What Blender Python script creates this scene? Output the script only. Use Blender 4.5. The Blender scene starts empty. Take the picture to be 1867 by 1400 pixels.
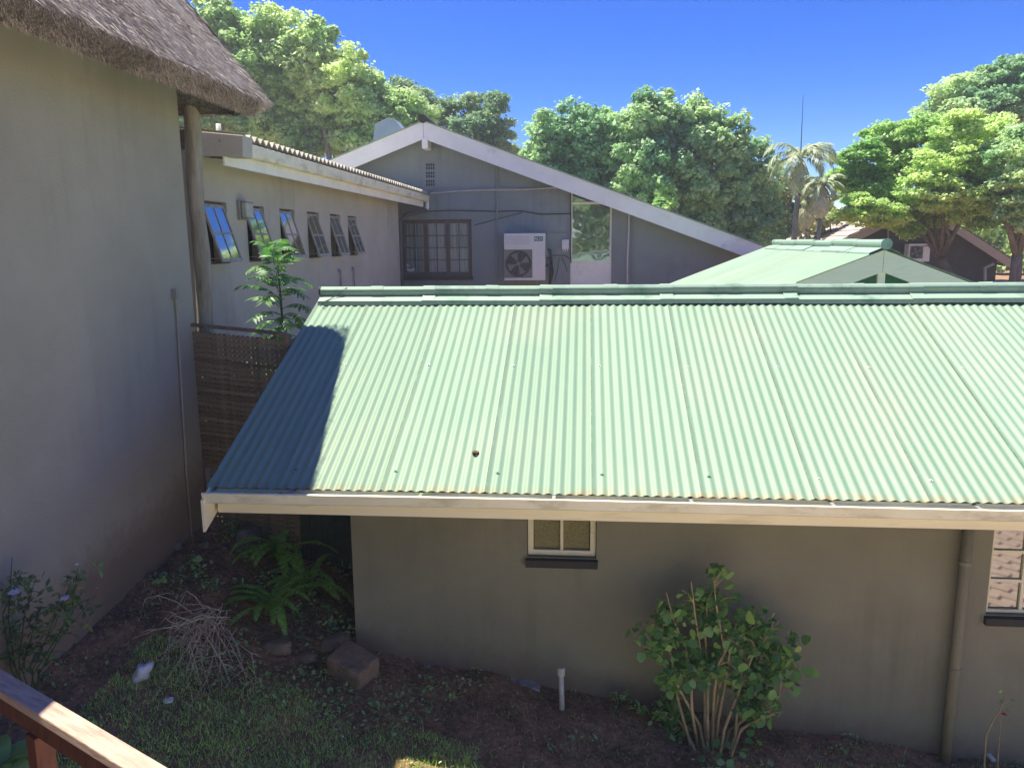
import bpy, math, random
import numpy as np
from math import pi, sin, cos, radians, sqrt, atan2
from mathutils import Vector, Matrix, Euler

# ------------------------------------------------------------------ camera
SC = bpy.context.scene
COL = SC.collection
FPX, W0, H0, EYE = 1450.0, 1867.0, 1400.0, 3.7
YAW, TILT, ROLL = radians(5.2), radians(10.15), radians(-0.49)
cam_d = bpy.data.cameras.new('camera')
cam = bpy.data.objects.new('camera', cam_d)
COL.objects.link(cam)
cam_d.sensor_fit = 'HORIZONTAL'
cam_d.sensor_width = 36.0
cam_d.lens = 36.0 * FPX / W0
cam_d.clip_start = 0.05
cam_d.clip_end = 2000
CM = Matrix.Rotation(YAW, 4, 'Z') @ Matrix.Rotation(pi / 2 - TILT, 4, 'X') @ Matrix.Rotation(ROLL, 4, 'Z')
cam.matrix_world = Matrix.Translation((0, 0, EYE)) @ CM
SC.camera = cam
CMR = CM.to_3x3()

# ------------------------------------------------------------------ light
world = bpy.data.worlds.new('World')
SC.world = world
world.use_nodes = True
wn = world.node_tree
for n in list(wn.nodes):
    wn.nodes.remove(n)
SUN = Vector((-0.35, 0.13, 1.0)).normalized()
SUN_EL = math.asin(SUN.z)
SUN_ROT = atan2(SUN.x, SUN.y)
sky = wn.nodes.new('ShaderNodeTexSky')
sky.sky_type = 'NISHITA'
sky.sun_disc = False
sky.sun_elevation = SUN_EL
sky.sun_rotation = SUN_ROT
sky.altitude = 1500
sky.air_density = 1.0
sky.dust_density = 0.15
sky.ozone_density = 4.0
hs = wn.nodes.new('ShaderNodeHueSaturation')
hs.inputs['Saturation'].default_value = 1.42
hs.inputs['Value'].default_value = 0.56
hs.inputs['Hue'].default_value = 0.526
bg = wn.nodes.new('ShaderNodeBackground')
bg.inputs['Strength'].default_value = 0.115
wo = wn.nodes.new('ShaderNodeOutputWorld')
wn.links.new(sky.outputs[0], hs.inputs['Color'])
wn.links.new(hs.outputs[0], bg.inputs['Color'])
wn.links.new(bg.outputs[0], wo.inputs['Surface'])
sl = bpy.data.lights.new('sun', 'SUN')
sl.energy = 3.5
sl.angle = radians(0.53)
sl.color = (1.0, 0.94, 0.80)
sun = bpy.data.objects.new('sun', sl)
sun.rotation_euler = SUN.to_track_quat('Z', 'Y').to_euler()
sun.location = (0, 0, 30)
COL.objects.link(sun)
SC.render.engine = 'CYCLES'
SC.cycles.max_bounces = 8
SC.cycles.diffuse_bounces = 5
SC.cycles.transparent_max_bounces = 8
SC.view_settings.view_transform = 'Standard'
SC.view_settings.look = 'None'
SC.view_settings.gamma = 1
SC.view_settings.use_curve_mapping = False
SC.view_settings.exposure = 1.58

random.seed(7)
RNG = np.random.default_rng(7)


def P(px, py, X=None, Y=None, Z=None):
    """world point seen at a pixel of the photograph, at a given real X, Y or Z"""
    d = CMR @ Vector(((px - W0 / 2) / FPX, -(py - H0 / 2) / FPX, -1))
    c = Vector((0, 0, EYE))
    if X is not None:
        t = X / d.x
    elif Y is not None:
        t = Y / d.y
    else:
        t = (Z - EYE) / d.z
    return c + d * t


# ------------------------------------------------------------------ helpers
def tag(o, label=None, cat=None, group=None, kind=None):
    if label: o['label'] = label
    if cat: o['category'] = cat
    if group: o['group'] = group
    if kind: o['kind'] = kind
    return o


def empty(name, loc, label=None, cat=None, group=None):
    o = bpy.data.objects.new(name, None)
    o.empty_display_size = 0.1
    o.location = loc
    COL.objects.link(o)
    return tag(o, label, cat, group)


def origin_of(o):
    v = Vector((0, 0, 0))
    while o is not None:
        v += Vector(o.location)
        o = o.parent
    return v


class MB:
    def __init__(s):
        s.v, s.f = [], []

    def add(s, vs, fs):
        b = len(s.v)
        s.v += [tuple(v) for v in vs]
        s.f += [tuple(b + i for i in f) for f in fs]
        return s

    def box(s, x0, x1, y0, y1, z0, z1):
        vs = [(x, y, z) for z in (z0, z1) for y in (y0, y1) for x in (x0, x1)]
        return s.add(vs, [(0, 2, 3, 1), (4, 5, 7, 6), (0, 1, 5, 4), (2, 6, 7, 3), (0, 4, 6, 2), (1, 3, 7, 5)])

    def obox(s, c, ax, ay, az):
        """box by centre and three half-axis vectors"""
        c, ax, ay, az = map(Vector, (c, ax, ay, az))
        vs = [c + ax * i + ay * j + az * k for k in (-1, 1) for j in (-1, 1) for i in (-1, 1)]
        return s.add(vs, [(0, 2, 3, 1), (4, 5, 7, 6), (0, 1, 5, 4), (2, 6, 7, 3), (0, 4, 6, 2), (1, 3, 7, 5)])

    def beam(s, a, b, w, h, up=(0, 0, 1)):
        a, b, up = Vector(a), Vector(b), Vector(up)
        d = (b - a)
        side = d.cross(up).normalized()
        u = side.cross(d).normalized()
        return s.obox((a + b) / 2, d / 2, side * w / 2, u * h / 2)

    def prism(s, poly, vec):
        n = len(poly)
        vec = Vector(vec)
        vs = [Vector(p) for p in poly] + [Vector(p) + vec for p in poly]
        fs = [tuple(range(n))[::-1], tuple(range(n, 2 * n))]
        fs += [(i, (i + 1) % n, n + (i + 1) % n, n + i) for i in range(n)]
        return s.add(vs, fs)

    def tube(s, pts, r, n=8, cap=True, jit=0):
        pts = [Vector(p) for p in pts]
        m = len(pts)
        rs = r if isinstance(r, (list, tuple)) else [r] * m
        b = len(s.v)
        t0 = (pts[1] - pts[0]).normalized()
        nrm = t0.orthogonal().normalized()
        for i, p in enumerate(pts):
            t = (pts[min(i + 1, m - 1)] - pts[max(i - 1, 0)]).normalized()
            nrm = (nrm - t * nrm.dot(t)).normalized()
            bn = t.cross(nrm)
            for k in range(n):
                a = 2 * pi * k / n
                rr = rs[i] * (1 + (random.uniform(-jit, jit) if jit else 0))
                s.v.append(tuple(p + nrm * cos(a) * rr + bn * sin(a) * rr))
        for i in range(m - 1):
            for k in range(n):
                k2 = (k + 1) % n
                s.f.append((b + i * n + k, b + i * n + k2, b + (i + 1) * n + k2, b + (i + 1) * n + k))
        if cap:
            s.f.append(tuple(b + k for k in range(n))[::-1])
            s.f.append(tuple(b + (m - 1) * n + k for k in range(n)))
        return s

    def grid(s, P2):
        """P2[i][j] points"""
        b = len(s.v)
        n, m = len(P2), len(P2[0])
        for row in P2:
            s.v += [tuple(p) for p in row]
        for i in range(n - 1):
            for j in range(m - 1):
                s.f.append((b + i * m + j, b + i * m + j + 1, b + (i + 1) * m + j + 1, b + (i + 1) * m + j))
        return s

    def mesh(s, name, off=(0, 0, 0), smooth=False):
        me = bpy.data.meshes.new(name)
        ox, oy, oz = off
        me.from_pydata([(x - ox, y - oy, z - oz) for x, y, z in s.v], [], s.f)
        if smooth:
            me.polygons.foreach_set('use_smooth', [True] * len(me.polygons))
        me.update()
        return me

    def build(s, name, m, parent=None, smooth=False, bevel=0, at=None, label=None, kind=None):
        """at: own origin in world; else the origin is the parent's"""
        po = origin_of(parent)
        org = Vector(at) if at is not None else (po if parent else Vector((0, 0, 0)))
        me = s.mesh(name, org, smooth)
        me.materials.append(m)
        o = bpy.data.objects.new(name, me)
        o.location = org - po
        o.parent = parent
        COL.objects.link(o)
        if bevel:
            b = o.modifiers.new('bevel', 'BEVEL')
            b.width = bevel
            b.segments = 2
            b.limit_method = 'ANGLE'
        if smooth == 'auto':
            pass
        return tag(o, label, None, None, kind)


def inst(name, me, parent, wloc, rot=(0, 0, 0), scale=1.0, label=None):
    o = bpy.data.objects.new(name, me)
    o.location = Vector(wloc) - origin_of(parent)
    o.rotation_euler = rot
    o.scale = (scale,) * 3 if not hasattr(scale, '__len__') else scale
    o.parent = parent
    COL.objects.link(o)
    return tag(o, label)


def np_mesh(name, V, quads, m, parent=None, kind=None, smooth=False, nv=4):
    """fast mesh: V (N,3), faces of nv verts in order"""
    po = origin_of(parent)
    V = V - np.array([po.x, po.y, po.z])
    me = bpy.data.meshes.new(name)
    me.vertices.add(len(V))
    me.vertices.foreach_set('co', V.astype(np.float32).ravel())
    nf = len(quads)
    me.loops.add(nf * nv)
    me.loops.foreach_set('vertex_index', quads.astype(np.int32).ravel())
    me.polygons.add(nf)
    me.polygons.foreach_set('loop_start', np.arange(0, nf * nv, nv, dtype=np.int32))
    me.update(calc_edges=True)
    me.validate()
    me.materials.append(m)
    o = bpy.data.objects.new(name, me)
    o.parent = parent
    COL.objects.link(o)
    return tag(o, None, None, None, kind)


# ------------------------------------------------------------------ materials
def nodes(name):
    m = bpy.data.materials.new(name)
    m.use_nodes = True
    nt = m.node_tree
    return m, nt, nt.nodes['Principled BSDF']


def N(nt, t, **kw):
    n = nt.nodes.new(t)
    for k, v in kw.items():
        if k in n.inputs:
            n.inputs[k].default_value = v
        else:
            setattr(n, k, v)
    return n


def c4(c):
    return (c[0], c[1], c[2], 1)


def mat(name, col, col2=None, rough=.8, scale=4, detail=6, stretch=(1, 1, 1), bump=.15, bscale=60,
        metal=0, spec=.4, lo=.35, hi=.65, dirt=None, dscale=1.2, dlo=.52, dhi=.7, bdist=.01, coat=0, rnd=0, streak=0, splash=None):
    m, nt, b = nodes(name)
    L = nt.links.new
    tc = N(nt, 'ShaderNodeTexCoord')
    mp = N(nt, 'ShaderNodeMapping')
    mp.inputs['Scale'].default_value = stretch
    L(tc.outputs['Object'], mp.inputs['Vector'])
    if col2 is None:
        col2 = tuple(c * .82 for c in col)
    no = N(nt, 'ShaderNodeTexNoise', Scale=scale, Detail=detail, Roughness=.6)
    L(mp.outputs[0], no.inputs['Vector'])
    rp = N(nt, 'ShaderNodeValToRGB')
    rp.color_ramp.elements[0].position = lo
    rp.color_ramp.elements[1].position = hi
    rp.color_ramp.elements[0].color = c4(col2)
    rp.color_ramp.elements[1].color = c4(col)
    L(no.outputs['Fac'], rp.inputs['Fac'])
    out = rp.outputs['Color']
    if dirt:
        dn = N(nt, 'ShaderNodeTexNoise', Scale=dscale, Detail=8, Roughness=.65)
        L(mp.outputs[0], dn.inputs['Vector'])
        mr = N(nt, 'ShaderNodeMapRange')
        mr.inputs['From Min'].default_value = dlo
        mr.inputs['From Max'].default_value = dhi
        L(dn.outputs['Fac'], mr.inputs['Value'])
        mx = N(nt, 'ShaderNodeMix', data_type='RGBA')
        L(mr.outputs[0], mx.inputs['Factor'])
        L(out, mx.inputs['A'])
        mx.inputs['B'].default_value = c4(dirt)
        out = mx.outputs['Result']
    if rnd:
        oi = N(nt, 'ShaderNodeObjectInfo')
        h = N(nt, 'ShaderNodeHueSaturation')
        mr2 = N(nt, 'ShaderNodeMapRange')
        mr2.inputs['To Min'].default_value = 1 - rnd
        mr2.inputs['To Max'].default_value = 1 + rnd
        L(oi.outputs['Random'], mr2.inputs['Value'])
        L(mr2.outputs[0], h.inputs['Value'])
        L(out, h.inputs['Color'])
        out = h.outputs['Color']
    if streak:
        m3 = N(nt, 'ShaderNodeMapping')
        m3.inputs['Scale'].default_value = (7, 7, .35)
        L(tc.outputs['Object'], m3.inputs['Vector'])
        sn = N(nt, 'ShaderNodeTexNoise', Scale=1.0, Detail=5, Roughness=.6)
        L(m3.outputs[0], sn.inputs['Vector'])
        bn_ = N(nt, 'ShaderNodeTexNoise', Scale=.8, Detail=2)
        L(tc.outputs['Object'], bn_.inputs['Vector'])
        a1 = N(nt, 'ShaderNodeMapRange')
        a1.inputs['From Min'].default_value = .48
        a1.inputs['From Max'].default_value = .72
        L(sn.outputs['Fac'], a1.inputs['Value'])
        a2 = N(nt, 'ShaderNodeMapRange')
        a2.inputs['From Min'].default_value = .42
        a2.inputs['From Max'].default_value = .62
        a2.inputs['To Max'].default_value = streak
        L(bn_.outputs['Fac'], a2.inputs['Value'])
        a3 = N(nt, 'ShaderNodeMath', operation='MULTIPLY')
        L(a1.outputs[0], a3.inputs[0])
        L(a2.outputs[0], a3.inputs[1])
        x3 = N(nt, 'ShaderNodeMix', data_type='RGBA', blend_type='MULTIPLY')
        L(a3.outputs[0], x3.inputs['Factor'])
        L(out, x3.inputs['A'])
        x3.inputs['B'].default_value = (.62, .62, .6, 1)
        out = x3.outputs['Result']
        gn = N(nt, 'ShaderNodeTexNoise', Scale=160, Detail=2)
        L(tc.outputs['Object'], gn.inputs['Vector'])
        g1 = N(nt, 'ShaderNodeMapRange')
        g1.inputs['From Min'].default_value = .3
        g1.inputs['From Max'].default_value = .7
        g1.inputs['To Min'].default_value = .86
        g1.inputs['To Max'].default_value = 1.14
        L(gn.outputs['Fac'], g1.inputs['Value'])
        g2_ = N(nt, 'ShaderNodeHueSaturation')
        L(g1.outputs[0], g2_.inputs['Value'])
        L(out, g2_.inputs['Color'])
        out = g2_.outputs['Color']
    if splash:
        sx_, a_, b_, h_ = splash
        se = N(nt, 'ShaderNodeSeparateXYZ')
        L(tc.outputs['Object'], se.inputs[0])
        ml = N(nt, 'ShaderNodeMath', operation='MULTIPLY_ADD')
        ml.inputs[1].default_value = -a_
        L(se.outputs['X' if sx_ == 'X' else 'Y'], ml.inputs[0])
        L(se.outputs['Z'], ml.inputs[2])
        fn = N(nt, 'ShaderNodeTexNoise', Scale=9, Detail=7, Roughness=.7)
        L(tc.outputs['Object'], fn.inputs['Vector'])
        ad = N(nt, 'ShaderNodeMath', operation='MULTIPLY_ADD')
        ad.inputs[1].default_value = -.45
        L(fn.outputs['Fac'], ad.inputs[0])
        L(ml.outputs[0], ad.inputs[2])
        fr_ = N(nt, 'ShaderNodeMapRange')
        fr_.inputs['From Min'].default_value = b_ + h_ - .22
        fr_.inputs['From Max'].default_value = b_ - .22
        fr_.inputs['To Max'].default_value = .75
        L(ad.outputs[0], fr_.inputs['Value'])
        x4 = N(nt, 'ShaderNodeMix', data_type='RGBA')
        L(fr_.outputs[0], x4.inputs['Factor'])
        L(out, x4.inputs['A'])
        x4.inputs['B'].default_value = (.20, .14, .10, 1)
        out = x4.outputs['Result']
    L(out, b.inputs['Base Color'])
    b.inputs['Roughness'].default_value = rough
    b.inputs['Metallic'].default_value = metal
    b.inputs['Specular IOR Level'].default_value = spec
    b.inputs['Coat Weight'].default_value = coat
    if bump:
        bn = N(nt, 'ShaderNodeTexNoise', Scale=bscale, Detail=4, Roughness=.6)
        L(mp.outputs[0], bn.inputs['Vector'])
        bp = N(nt, 'ShaderNodeBump', Strength=bump, Distance=bdist)
        L(bn.outputs['Fac'], bp.inputs['Height'])
        L(bp.outputs[0], b.inputs['Normal'])
    return m


def leafmat(name, c1, c2, c3=None, trans=.35, rough=.45, rnd_obj=False, gloss=.35, big=None):
    """leaf colour varies per loose leaf"""
    m, nt, b = nodes(name)
    L = nt.links.new
    if rnd_obj:
        src = N(nt, 'ShaderNodeObjectInfo').outputs['Random']
    else:
        src = N(nt, 'ShaderNodeNewGeometry').outputs['Random Per Island']
    rp = N(nt, 'ShaderNodeValToRGB')
    e = rp.color_ramp.elements
    e[0].color = c4(c1)
    e[1].color = c4(c2)
    if c3:
        e.new(.93).color = c4(c2)
        e[-1].color = c4(c3)
    L(src, rp.inputs['Fac'])
    out = rp.outputs['Color']
    if big:
        tc = N(nt, 'ShaderNodeTexCoord')
        no = N(nt, 'ShaderNodeTexNoise', Scale=big[0], Detail=2)
        L(tc.outputs['Object'], no.inputs['Vector'])
        mr = N(nt, 'ShaderNodeMapRange')
        mr.inputs['From Min'].default_value = .4
        mr.inputs['From Max'].default_value = .6
        L(no.outputs['Fac'], mr.inputs['Value'])
        mx = N(nt, 'ShaderNodeMix', data_type='RGBA', blend_type='MULTIPLY')
        mx.inputs['B'].default_value = c4(big[1])
        L(mr.outputs[0], mx.inputs['Factor'])
        L(out, mx.inputs['A'])
        out = mx.outputs['Result']
    L(out, b.inputs['Base Color'])
    b.inputs['Roughness'].default_value = rough
    b.inputs['Specular IOR Level'].default_value = gloss
    tr = N(nt, 'ShaderNodeBsdfTranslucent')
    h = N(nt, 'ShaderNodeHueSaturation', Saturation=1.15, Value=1.5)
    L(out, h.inputs['Color'])
    L(h.outputs[0], tr.inputs['Color'])
    ms = N(nt, 'ShaderNodeMixShader')
    ms.inputs[0].default_value = trans
    L(b.outputs[0], ms.inputs[1])
    L(tr.outputs[0], ms.inputs[2])
    L(ms.outputs[0], nt.nodes['Material Output'].inputs['Surface'])
    return m


def glassmat(name, tint=(.02, .025, .03), refl=.35, rough=.03, wob=0.0):
    m, nt, b = nodes(name)
    L = nt.links.new
    b.inputs['Base Color'].default_value = c4(tint)
    b.inputs['Roughness'].default_value = .3
    g = N(nt, 'ShaderNodeBsdfGlossy', Roughness=rough)
    g.inputs['Color'].default_value = (.9, .95, 1, 1) if name != 'glass_sky' else (.62, .60, .52, 1)
    fr = N(nt, 'ShaderNodeFresnel', IOR=1.5)
    ma = N(nt, 'ShaderNodeMath', operation='ADD')
    ma.inputs[1].default_value = refl
    ma.use_clamp = True
    L(fr.outputs[0], ma.inputs[0])
    ms = N(nt, 'ShaderNodeMixShader')
    L(ma.outputs[0], ms.inputs[0])
    L(b.outputs[0], ms.inputs[1])
    L(g.outputs[0], ms.inputs[2])
    if wob:
        tc = N(nt, 'ShaderNodeTexCoord')
        no = N(nt, 'ShaderNodeTexNoise', Scale=wob, Detail=1)
        L(tc.outputs['Object'], no.inputs['Vector'])
        bp = N(nt, 'ShaderNodeBump', Strength=.15, Distance=.02)
        L(no.outputs['Fac'], bp.inputs['Height'])
        L(bp.outputs[0], g.inputs['Normal'])
    L(ms.outputs[0], nt.nodes['Material Output'].inputs['Surface'])
    return m


def roofsheet_mat(name, base, dark, pale):
    """painted corrugated iron: weathered, paler chalked patches, broken darker line along the left lap edge"""
    m, nt, b = nodes(name)
    L = nt.links.new
    tc = N(nt, 'ShaderNodeTexCoord')
    oi = N(nt, 'ShaderNodeObjectInfo')
    ad = N(nt, 'ShaderNodeVectorMath', operation='ADD')
    mu = N(nt, 'ShaderNodeVectorMath', operation='SCALE')
    mu.inputs['Scale'].default_value = 1.0
    L(oi.outputs['Location'], mu.inputs[0])
    L(tc.outputs['Object'], ad.inputs[0])
    L(mu.outputs[0], ad.inputs[1])
    mp = N(nt, 'ShaderNodeMapping')
    mp.inputs['Scale'].default_value = (6, .8, .8)
    L(ad.outputs[0], mp.inputs['Vector'])
    n1 = N(nt, 'ShaderNodeTexNoise', Scale=1.5, Detail=6, Roughness=.6)
    L(mp.outputs[0], n1.inputs['Vector'])
    n2 = N(nt, 'ShaderNodeTexNoise', Scale=.9, Detail=3)
    L(ad.outputs[0], n2.inputs['Vector'])
    r1 = N(nt, 'ShaderNodeValToRGB')
    r1.color_ramp.elements[0].position = .35
    r1.color_ramp.elements[1].position = .68
    r1.color_ramp.elements[0].color = c4(dark)
    r1.color_ramp.elements[1].color = c4(base)
    L(n1.outputs['Fac'], r1.inputs['Fac'])
    mr = N(nt, 'ShaderNodeMapRange')
    mr.inputs['From Min'].default_value = .5
    mr.inputs['From Max'].default_value = .72
    L(n2.outputs['Fac'], mr.inputs['Value'])
    mx = N(nt, 'ShaderNodeMix', data_type='RGBA')
    L(mr.outputs[0], mx.inputs['Factor'])
    L(r1.outputs['Color'], mx.inputs['A'])
    mx.inputs['B'].default_value = c4(pale)
    # broken darker line along the lap edge
    sp = N(nt, 'ShaderNodeSeparateXYZ')
    L(tc.outputs['Object'], sp.inputs[0])
    e1 = N(nt, 'ShaderNodeMapRange')
    e1.inputs['From Min'].default_value = .013
    e1.inputs['From Max'].default_value = .002
    L(sp.outputs['X'], e1.inputs['Value'])
    n3 = N(nt, 'ShaderNodeTexNoise', Scale=9, Detail=6, Roughness=.7)
    L(ad.outputs[0], n3.inputs['Vector'])
    e2 = N(nt, 'ShaderNodeMapRange')
    e2.inputs['From Min'].default_value = .40
    e2.inputs['From Max'].default_value = .50
    L(n3.outputs['Fac'], e2.inputs['Value'])
    em = N(nt, 'ShaderNodeMath', operation='MULTIPLY')
    L(e1.outputs[0], em.inputs[0])
    L(e2.outputs[0], em.inputs[1])
    mx2 = N(nt, 'ShaderNodeMix', data_type='RGBA')
    L(em.outputs[0], mx2.inputs['Factor'])
    L(mx.outputs['Result'], mx2.inputs['A'])
    mx2.inputs['B'].default_value = (.17, .20, .14, 1)
    # rust and lichen near the eave end (local y small)
    e3 = N(nt, 'ShaderNodeMapRange')
    e3.inputs['From Min'].default_value = .09
    e3.inputs['From Max'].default_value = 0.0
    L(sp.outputs['Y'], e3.inputs['Value'])
    n4 = N(nt, 'ShaderNodeTexNoise', Scale=7, Detail=6, Roughness=.7)
    L(ad.outputs[0], n4.inputs['Vector'])
    e4 = N(nt, 'ShaderNodeMapRange')
    e4.inputs['From Min'].default_value = .42
    e4.inputs['From Max'].default_value = .62
    L(n4.outputs['Fac'], e4.inputs['Value'])
    em2 = N(nt, 'ShaderNodeMath', operation='MULTIPLY')
    L(e3.outputs[0], em2.inputs[0])
    L(e4.outputs[0], em2.inputs[1])
    mx3 = N(nt, 'ShaderNodeMix', data_type='RGBA')
    L(em2.outputs[0], mx3.inputs['Factor'])
    L(mx2.outputs['Result'], mx3.inputs['A'])
    mx3.inputs['B'].default_value = (.30, .22, .11, 1)
    th = N(nt, 'ShaderNodeHueSaturation')
    tm = N(nt, 'ShaderNodeMapRange')
    tm.inputs['To Min'].default_value = .93
    tm.inputs['To Max'].default_value = 1.06
    L(oi.outputs['Random'], tm.inputs['Value'])
    L(tm.outputs[0], th.inputs['Value'])
    L(mx3.outputs['Result'], th.inputs['Color'])
    L(th.outputs[0], b.inputs['Base Color'])
    b.inputs['Roughness'].default_value = .5
    b.inputs['Specular IOR Level'].default_value = .35
    bp = N(nt, 'ShaderNodeBump', Strength=.08, Distance=.01)
    L(n3.outputs['Fac'], bp.inputs['Height'])
    L(bp.outputs[0], b.inputs['Normal'])
    return m


M = {}
M['plaster'] = mat('plaster', (.285, .275, .205), (.245, .235, .175), rough=.95, scale=1.1, bump=.5, bscale=90, spec=.2, dirt=(.20, .19, .15), dscale=.7, dlo=.5, dhi=.8, streak=.4, splash=('X', -.153, -.36, .28))
M['plaster_thatch'] = mat('plaster_thatch', (.385, .375, .30), (.335, .325, .26), rough=.95, scale=.9, bump=.6, bscale=70, spec=.2, dirt=(.28, .265, .215), dscale=.6, dlo=.48, dhi=.8, streak=.28, splash=('Y', .1, .35, .35))
M['plaster_wing'] = mat('plaster_wing', (.47, .455, .385), (.41, .395, .335), rough=.95, scale=1.3, bump=.5, bscale=70, spec=.2, dirt=(.34, .32, .27), dscale=.8, dlo=.5, dhi=.8, streak=.4)
M['plaster_gable'] = mat('plaster_gable', (.255, .295, .295), (.22, .255, .255), rough=.95, scale=.8, bump=.3, bscale=40, spec=.2, dirt=(.19, .215, .215), dscale=.5, streak=.5)
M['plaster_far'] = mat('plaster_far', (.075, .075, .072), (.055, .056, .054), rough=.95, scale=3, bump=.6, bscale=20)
M['white_wood'] = mat('white_wood', (.86, .82, .63), (.80, .75, .56), rough=.6, scale=3, bump=.1, bscale=50, dirt=(.52, .46, .30), dscale=3, dlo=.56, dhi=.8, stretch=(.5, .5, 4))
M['white_clean'] = mat('white_clean', (.86, .87, .82), (.78, .79, .74), rough=.5, scale=3, bump=.05, dirt=(.5, .5, .42), dscale=2, dlo=.6, dhi=.8)
M['gutter'] = mat('gutter', (.84, .84, .66), (.74, .73, .54), rough=.4, scale=4, bump=.05, dirt=(.38, .37, .24), dscale=2.5, dlo=.52, dhi=.78, stretch=(1, 1, 2.5))
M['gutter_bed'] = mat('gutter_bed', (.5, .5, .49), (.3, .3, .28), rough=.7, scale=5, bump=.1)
M['green_sheet'] = roofsheet_mat('green_sheet', (.235, .335, .23), (.21, .32, .218), (.262, .338, .235))
M['green_cap'] = mat('green_cap', (.32, .43, .33), (.28, .40, .30), rough=.45, scale=3, bump=.05, dirt=(.14, .25, .18), dscale=3)
M['green_dark'] = mat('green_dark', (.06, .22, .15), rough=.5, bump=.05)
M['asbestos'] = mat('asbestos', (.62, .58, .46), (.4, .37, .3), rough=.9, scale=6, bump=.4, bscale=40, dirt=(.2, .18, .13), dscale=3)
M['grey_roof'] = mat('grey_roof', (.50, .42, .37), (.42, .35, .31), rough=.9, scale=2, bump=.3, bscale=10)
M['beige_wood'] = mat('beige_wood', (.40, .34, .27), rough=.7, scale=3)
M['thatch'] = mat('thatch', (.58, .52, .47), (.25, .215, .19), rough=1, scale=7, detail=8, bump=1, bscale=60, stretch=(1.2, 5, 1.2), spec=.1, bdist=.03, lo=.3, hi=.7)
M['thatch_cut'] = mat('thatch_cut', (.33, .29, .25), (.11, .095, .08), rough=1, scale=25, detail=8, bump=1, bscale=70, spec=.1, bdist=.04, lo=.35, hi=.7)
M['straw'] = leafmat('straw', (.22, .19, .165), (.76, .68, .60), trans=.05, rough=.9, gloss=.1)
M['pole'] = mat('pole', (.42, .39, .31), (.24, .22, .17), rough=.9, scale=6, stretch=(3, 3, .5), bump=.5, bscale=30, dirt=(.12, .14, .09), dscale=3)
M['lattice'] = mat('lattice', (.25, .19, .13), (.15, .115, .08), rough=.9, scale=12, bump=.4, rnd=.25)
M['brown_wood'] = mat('brown_wood', (.13, .095, .085), (.09, .065, .06), rough=.6, scale=6, bump=.1)
M['sash'] = mat('sash', (.42, .40, .36), (.25, .24, .21), rough=.6, scale=12, bump=.2)
M['glass_sky'] = glassmat('glass_sky', tint=(.20, .215, .24), refl=.07, rough=.05)
M['glass_dark'] = glassmat('glass_dark', tint=(.01, .012, .012), refl=.30, wob=3)
M['glass_house'] = glassmat('glass_house', tint=(.03, .03, .03), refl=.24)
M['glass_frost'] = mat('glass_frost', (.30, .27, .12), (.17, .155, .06), rough=.25, scale=60, bump=1, bscale=120, spec=.8, bdist=.01)  # olive of the reflected grass is painted into the pane colour
M['curtain'] = mat('curtain', (.85, .86, .88), (.6, .62, .66), rough=.9, scale=2.5, stretch=(9, 1, .3), bump=.4, bscale=8)
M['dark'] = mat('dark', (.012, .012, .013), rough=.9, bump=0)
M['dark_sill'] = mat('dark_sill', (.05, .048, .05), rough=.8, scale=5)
M['ac_white'] = mat('ac_white', (.66, .68, .68), (.6, .62, .62), rough=.5, scale=2, bump=.02)
M['ac_dark'] = mat('ac_dark', (.035, .04, .045), rough=.6, bump=0)
M['ac_mid'] = mat('ac_mid', (.22, .23, .22), rough=.6, bump=0)
M['teal'] = mat('teal', (.02, .16, .15), rough=.5, bump=0)
M['red_mark'] = mat('red_mark', (.5, .05, .04), rough=.5, bump=0)
M['cable_black'] = mat('cable_black', (.02, .02, .022), rough=.6, bump=0)
M['cable_grey'] = mat('cable_grey', (.30, .30, .32), rough=.6, bump=0)
M['cable_pale'] = mat('cable_pale', (.6, .6, .58), rough=.6, bump=0)
M['cowl'] = mat('cowl', (.36, .40, .44), (.3, .33, .37), rough=.35, bump=.05, scale=2)
M['pvc'] = mat('pvc', (.62, .60, .52), (.5, .48, .4), rough=.5, scale=12, bump=.05)
M['rail_wood'] = mat('rail_wood', (.58, .43, .33), (.44, .29, .22), rough=.6, scale=5, stretch=(1, 9, 9), bump=.5, bscale=25, detail=8, dirt=(.32, .19, .14), dscale=4, spec=.4)
M['post_wood'] = mat('post_wood', (.17, .055, .028), (.10, .03, .018), rough=.6, scale=6, stretch=(6, 6, 1), bump=.3, bscale=20)
M['stone'] = mat('stone', (.34, .235, .16), (.21, .15, .105), rough=.95, scale=7, bump=.8, bscale=20, bdist=.03, dirt=(.13, .13, .08), dscale=5)
M['stone_grey'] = mat('stone_grey', (.24, .22, .20), (.14, .13, .12), rough=.95, scale=9, bump=.8, bscale=20, bdist=.03)
M['bag'] = mat('bag', (.74, .76, .80), (.55, .57, .60), rough=.5, scale=9, bump=.6, bscale=14, bdist=.03)
M['concrete'] = mat('concrete', (.42, .40, .37), (.24, .22, .2), rough=.95, scale=12, bump=.6, bscale=25)
M['lamp_grey'] = mat('lamp_grey', (.30, .29, .26), rough=.6, bump=.05)
M['lamp_glass'] = mat('lamp_glass', (.48, .50, .44), (.36, .38, .33), rough=.25, scale=8, bump=.3)
M['dark_pipe'] = mat('dark_pipe', (.10, .10, .10), rough=.6, bump=.05)
M['white_paint'] = mat('white_paint', (.8, .8, .8), rough=.6, bump=0)
M['rust'] = mat('rust', (.16, .07, .03), (.06, .03, .02), rough=.9, scale=60, bump=.6)
M['bark'] = mat('bark', (.27, .23, .18), (.14, .12, .09), rough=.95, scale=5, stretch=(3, 3, .7), bump=.8, bscale=14, bdist=.03)
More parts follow.
